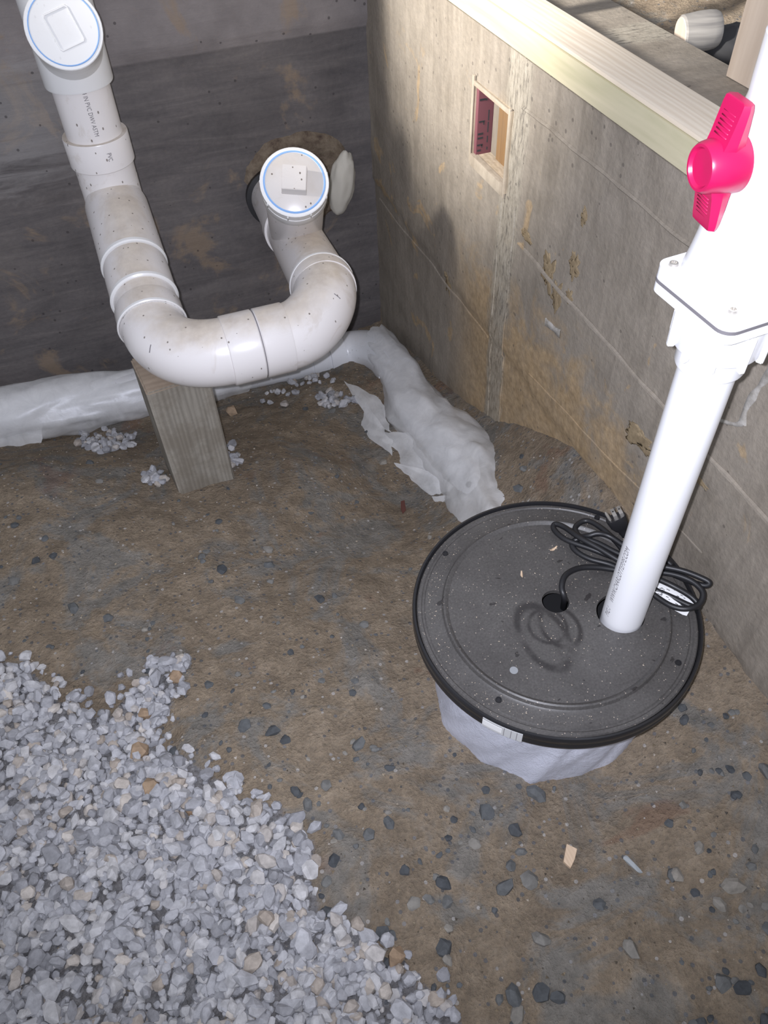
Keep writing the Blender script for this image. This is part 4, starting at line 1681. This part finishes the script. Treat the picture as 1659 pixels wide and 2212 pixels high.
bed_px = [(-700, 1440), (-60, 1425), (60, 1440), (120, 1505), (180, 1550), (255, 1530), (270, 1490), (345, 1450), (395, 1462), (340, 1560), (330, 1610), (400, 1640), (480, 1690), (520, 1735), (590, 1745), (650, 1785),
          (678, 1830), (665, 1900), (700, 1980), (790, 2010), (800, 2080), (890, 2110), (960, 2160), (1010, 2240), (1080, 2500), (-900, 2800)]
BED = []
for (u, v) in bed_px:
    p = on_z(u, v, -.10)
    BED.append((max(-1.45, p.x), max(-.5, p.y)))
def bed_dist(x, y):
    d = 9.0
    for i in range(len(BED)):
        ax, ay = BED[i]
        bx, by = BED[(i + 1) % len(BED)]
        L2 = (bx - ax) ** 2 + (by - ay) ** 2 + 1e-12
        t_ = max(0, min(1, ((x - ax) * (bx - ax) + (y - ay) * (by - ay)) / L2))
        d = min(d, math.hypot(x - ax - t_ * (bx - ax), y - ay - t_ * (by - ay)))
    return d


cols = np.zeros((len(floor.data.vertices), 4), dtype=np.float32)
for vi, v in enumerate(floor.data.vertices):
    x, y = v.co.x, v.co.y
    if x < .35 and y < 1.4:
        ins = pip(x, y, BED)
        d_ = bed_dist(x, y)
        cols[vi, :] = max(0, min(1, .5 + (d_ if ins else -d_) / .05))
floor.data.color_attributes['bed'].data.foreach_set('color', cols.ravel())

patches = [(230, 950, 70, 26, 90), (335, 1035, 26, 14, 26), (725, 865, 45, 16, 40), (860, 850, 24, 12, 8), (500, 985, 18, 30, 20), (640, 820, 90, 14, 40), (600, 860, 50, 20, 12), (370, 1440, 50, 20, 30)]
STN = []   # x,y,z,scale,rot
lo = np.array(BED).min(0)
hi = np.array(BED).max(0)
tries = 0
while len(STN) < 11500 and tries < 90000:
    tries += 1
    x, y = rng.uniform(lo[0], hi[0]), rng.uniform(lo[1], hi[1])
    jx, jy = x + rng.gauss(0, .018), y + rng.gauss(0, .018)
    if not pip(jx, jy, BED):
        continue
    s = rng.choice((.0065, .0075, .009, .010, .0115, .013, .0155)) * rng.uniform(.8, 1.15)
    STN.append([x, y, s, rng.uniform(-.25, 1.0)])
for (u, v, ru, rv, n) in patches:
    for i in range(n):
        a, q = rng.uniform(0, 6.283), math.sqrt(rng.random())
        p = on_z(u + ru * q * math.cos(a), v + rv * q * math.sin(a), -.2)
        for _ in range(6):
            z = float(ground_np(np.array([p.x]), np.array([p.y]))[0])
            p = on_z(u + ru * q * math.cos(a), v + rv * q * math.sin(a), z)
        STN.append([p.x, p.y, rng.uniform(.008, .0165), rng.uniform(0, .6)])
arr = np.array(STN)
gz = ground_np(arr[:, 0], arr[:, 1])
placed = []
for i, (x, y, s, lift) in enumerate(STN):
    e = (rng.uniform(-.6, .6), rng.uniform(-.6, .6), rng.uniform(0, 6.283))
    z = gz[i] + gnoise(x, y) + s * (.25 + .95 * lift)
    placed.append((Vector((x, y, z)), s, e, rng.randrange(len(ROCK)), lift))
# the 300 that show largest
order = []
for i, (p, s, e, k, lift) in enumerate(placed):
    u, v, dep = to_px(p)
    if 0 < u < IW and 0 < v < IH and lift > .35:
        order.append((-(s / dep) * (.6 + .5 * lift), i))
order.sort()
single = {i for _, i in order[:300]}
allV, allF, off = [], [], 0
from mathutils import Euler
for i, (p, s, e, k, lift) in enumerate(placed):
    if i in single:
        o = bpy.data.objects.new('stone', ROCK[k])
        COL.objects.link(o)
        o.location = p
        o.rotation_euler = e
        o.scale = (s, s, s)
        o.parent = floor
    else:
        Rm = np.array(Euler(e).to_matrix()) * s
        V = RV[k] @ Rm.T + np.array(p)
        allV.append(V)
        allF.append(RF[k] + off)
        off += len(V)
V = np.concatenate(allV)
F = np.concatenate(allF)
me = bpy.data.meshes.new('gravel')
me.from_pydata(V.tolist(), [], F.tolist())
gr = link('gravel', me, M['gravel'], floor, False)
tag(gr, None, None, None, 'stuff')
gr['label'] = 'bed of pale grey crushed stone'

# dark pebbles trodden into the dirt
def pebble(x, y, s, mesh, sink, name='pebble', mat=None):
    o = bpy.data.objects.new(name, mesh)
    COL.objects.link(o)
    o.location = (x, y, ground(x, y) + s * sink)
    o.rotation_euler = (rng.uniform(-.25, .25), rng.uniform(-.25, .25), rng.uniform(0, 6.283))
    o.scale = (s, s, s)
    o.parent = floor
    return o


n_p = 0
tries = 0
while n_p < 285 and tries < 9000:
    tries += 1
    u, v = rng.uniform(-20, 1680), rng.uniform(860, 2230)
    p = on_z(u, v, -.12)
    for _ in range(6):
        z = float(ground_np(np.array([p.x]), np.array([p.y]))[0])
        p = on_z(u, v, z)
    if p.x > XR - .03 or pip(p.x, p.y, BED):
        continue
    if math.hypot(p.x - LCX, p.y - LCY) < .2 or mnoise.noise(p * 4.5) + .25 * rng.random() < 0.0:
        continue
    s = .0055 + .0125 * rng.random() ** 2.2
    pebble(p.x, p.y, s, rng.choice(DROCK), rng.uniform(-.12, .12))
    n_p += 1
# named dark stones that can be picked out
for (u, v, s) in ((1050, 1755, .017), (1090, 1915, .018), (1143, 1900, .02), (1103, 1870, .011), (1127, 1840, .010), (1168, 2028, .014), (1365, 2050, .017), (1455, 1890, .014), (965, 1950, .012), (690, 1297, .014), (590, 1580, .016),
                  (1160, 1715, .018), (1295, 1955, .013), (1108, 2150, .016), (1170, 2145, .018), (1205, 2155, .013), (1605, 2135, .02), (1475, 1530, .012)):
    p = on_z(u, v, -.1)
    for _ in range(6):
        p = on_z(u, v, float(ground_np(np.array([p.x]), np.array([p.y]))[0]))
    pebble(p.x, p.y, s, rng.choice(DROCK), .15)

TAN = [hull_mesh('pebble', 500 + i, .7, 22) for i in range(3)]
M['tan_stone'] = mat_stone('tan_stone', [(0, (.24, .16, .10)), (1, (.34, .25, .17))])
for m_ in TAN:
    m_.materials.append(M['tan_stone'])
for (u, v, s) in ((503, 893, .030), (300, 1625, .022), (318, 1548, .020), (330, 1705, .020), (380, 1465, .017), (850, 2070, .02), (415, 1750, .014)):
    p = on_z(u, v, -.1)
    for _ in range(6):
        p = on_z(u, v, float(ground_np(np.array([p.x]), np.array([p.y]))[0]))
    pebble(p.x, p.y, s, rng.choice(TAN), .45)

# loose grit, uncountable
allV, allF, off = [], [], 0
base = np.array([(1, 0, 0), (-.5, .8, 0), (-.5, -.8, 0), (.1, 0, .8)], float)
bf = np.array([(0, 1, 3), (1, 2, 3), (2, 0, 3), (0, 2, 1)])
for i in range(9000):
    x, y = rng.uniform(-1.2, XR - .02), rng.uniform(-.2, 2.2)
    s = .0012 + .0028 * rng.random() ** 3
    c_, s_ = math.cos(i), math.sin(i)
    Rz = np.array([(c_, -s_, 0), (s_, c_, 0), (0, 0, 1)])
    allV.append((x, y, s, Rz))
gz = ground_np(np.array([a[0] for a in allV]), np.array([a[1] for a in allV]))
VV = []
for i, (x, y, s, Rz) in enumerate(allV):
    VV.append((base * s) @ Rz.T + np.array((x, y, gz[i] + gnoise(x, y))))
    allF.append(bf + 4 * i)
me = bpy.data.meshes.new('grit')
me.from_pydata(np.concatenate(VV).tolist(), [], np.concatenate(allF).tolist())
go = link('grit', me, mat_stone('grit', [(0, (.07, .06, .05)), (.45, (.2, .16, .11)), (.8, (.34, .27, .18)), (1, (.5, .46, .42))], 200), floor, False)
tag(go, None, None, None, 'stuff')


# ================================================================== SMALL LOOSE THINGS
def ground_px(u, v):
    p = on_z(u, v, -.1)
    for _ in range(8):
        p = on_z(u, v, ground(p.x, p.y))
    return p


def chip(name, px, t, mat, label, cat, lift=.0):
    pts = [ground_px(u, v) for u, v in px]
    zc = max(p.z for p in pts) + .002 + lift
    bm = bmesh.new()
    lo_ = [bm.verts.new((p.x, p.y, zc)) for p in pts]
    hi_ = [bm.verts.new((p.x, p.y, zc + t * (1 + .3 * i / len(pts)))) for i, p in enumerate(pts)]
    n = len(pts)
    for k in range(n):
        bm.faces.new((lo_[k], lo_[(k + 1) % n], hi_[(k + 1) % n], hi_[k]))
    bm.faces.new(list(reversed(lo_)))
    bm.faces.new(hi_)
    bmesh.ops.bevel(bm, geom=list(bm.edges), offset=.0006, segments=1, affect='EDGES')
    o = from_bm(name, bm, mat, None, False)
    tag(o, label, cat)
    return o


chip('wood_chip', [(1222, 1828), (1245, 1838), (1240, 1860), (1231, 1879), (1215, 1866)], .006, M['chip'], 'small tan wood chip lying on the dirt in front of the sump', 'wood chip')
M['pale_stone'] = plain('pale_stone', (.30, .32, .33), .7)
o = bpy.data.objects.new('pale_stone', hull_mesh('pale_stone', 77, .4))
o.data.materials.append(M['pale_stone'])
COL.objects.link(o)
p = ground_px(1366, 1868)
o.location = p + Vector((0, 0, .002))
o.scale = (.018, .010, .012)
o.rotation_euler = (0, 0, 1.9)
tag(o, 'pale grey pointed stone lying alone right of the tan wood chip', 'stone')
# reddish leaf scrap near the right edge
chip('leaf_scrap', [(1642, 1652), (1652, 1650), (1660, 1668), (1655, 1676), (1645, 1662)], .001, plain('rust_leaf', (.25, .06, .025), .8), 'rust-red leaf scrap on the dirt at the right edge', 'leaf')
chip('leaf_scrap', [(866, 1094), (874, 1092), (877, 1106), (870, 1112), (866, 1104)], .002, plain('dark_leaf', (.09, .03, .022), .8), 'tiny dark brown leaf scrap on the dirt left of the right sleeve', 'leaf')

# sawdust and shavings on the cover
sh_i = 0
for (u, v, ln, rot, label) in ((1195, 1187, .016, .2, 'curled pale wood shaving on the cover near the cord coil'), (1127, 1243, .014, 1.2, 'small pale wood splinter on the middle of the cover')):
    p = on_z(u, v, LZ + ZP + .001)
    bm = bmesh.new()
    prev = None
    for i in range(9):
        t_ = i / 8 - .5
        c0 = Vector((p.x + math.cos(rot) * ln * t_, p.y + math.sin(rot) * ln * t_, p.z + .004 * t_ * t_ * 4))
        sd = Vector((-math.sin(rot), math.cos(rot), .3)) * (.0022 * (1 - abs(t_)))
        q = [bm.verts.new(c0 - sd), bm.verts.new(c0 + sd), bm.verts.new(c0 + sd + Vector((0, 0, .0005))), bm.verts.new(c0 - sd + Vector((0, 0, .0005)))]
        if prev:
            for k in range(4):
                bm.faces.new((prev[k], prev[(k + 1) % 4], q[(k + 1) % 4], q[k]))
        else:
            bm.faces.new(q)
        prev = q
    bm.faces.new(list(reversed(prev)))
    o = from_bm('wood_shaving', bm, M['chip'], None, True)
    tag(o, label, 'wood shaving')
VV, FF, n = [], [], 0
for i in range(700):
    a, q = rng.uniform(0, 6.283), .226 * math.sqrt(rng.random())
    if rng.random() < .45:
        a, q = rng.uniform(2.0, 4.6), rng.uniform(.185, .226)
    if .172 < q < .194 or .212 < q < .224:
        continue
    x, y = LCX + q * math.cos(a), LCY + q * math.sin(a)
    if math.hypot(x - PBX, y - PBY) < PR + .012 or math.hypot(x - ch.x, y - ch.y) < .026:
        continue
    z = LZ + (ZP if q < .176 else .0006)
    s = .0004 + .0010 * rng.random() ** 4
    th = rng.uniform(0, 6.283)
    for (dx, dy, dz) in ((1.6, 0, 0), (-.5, .7, 0), (-.5, -.7, 0), (.1, 0, .9)):
        VV.append((x + s * (dx * math.cos(th) - dy * math.sin(th)), y + s * (dx * math.sin(th) + dy * math.cos(th)), z + s * dz))
    FF += [tuple(n * 4 + k for k in f) for f in ((0, 1, 3), (1, 2, 3), (2, 0, 3), (0, 2, 1))]
    n += 1
me = bpy.data.meshes.new('sawdust')
me.from_pydata(VV, [], FF)
so = link('sawdust', me, M['sawdust'], None, False)
tag(so, 'fine pale sawdust scattered over the sump cover', 'sawdust', None, 'stuff')
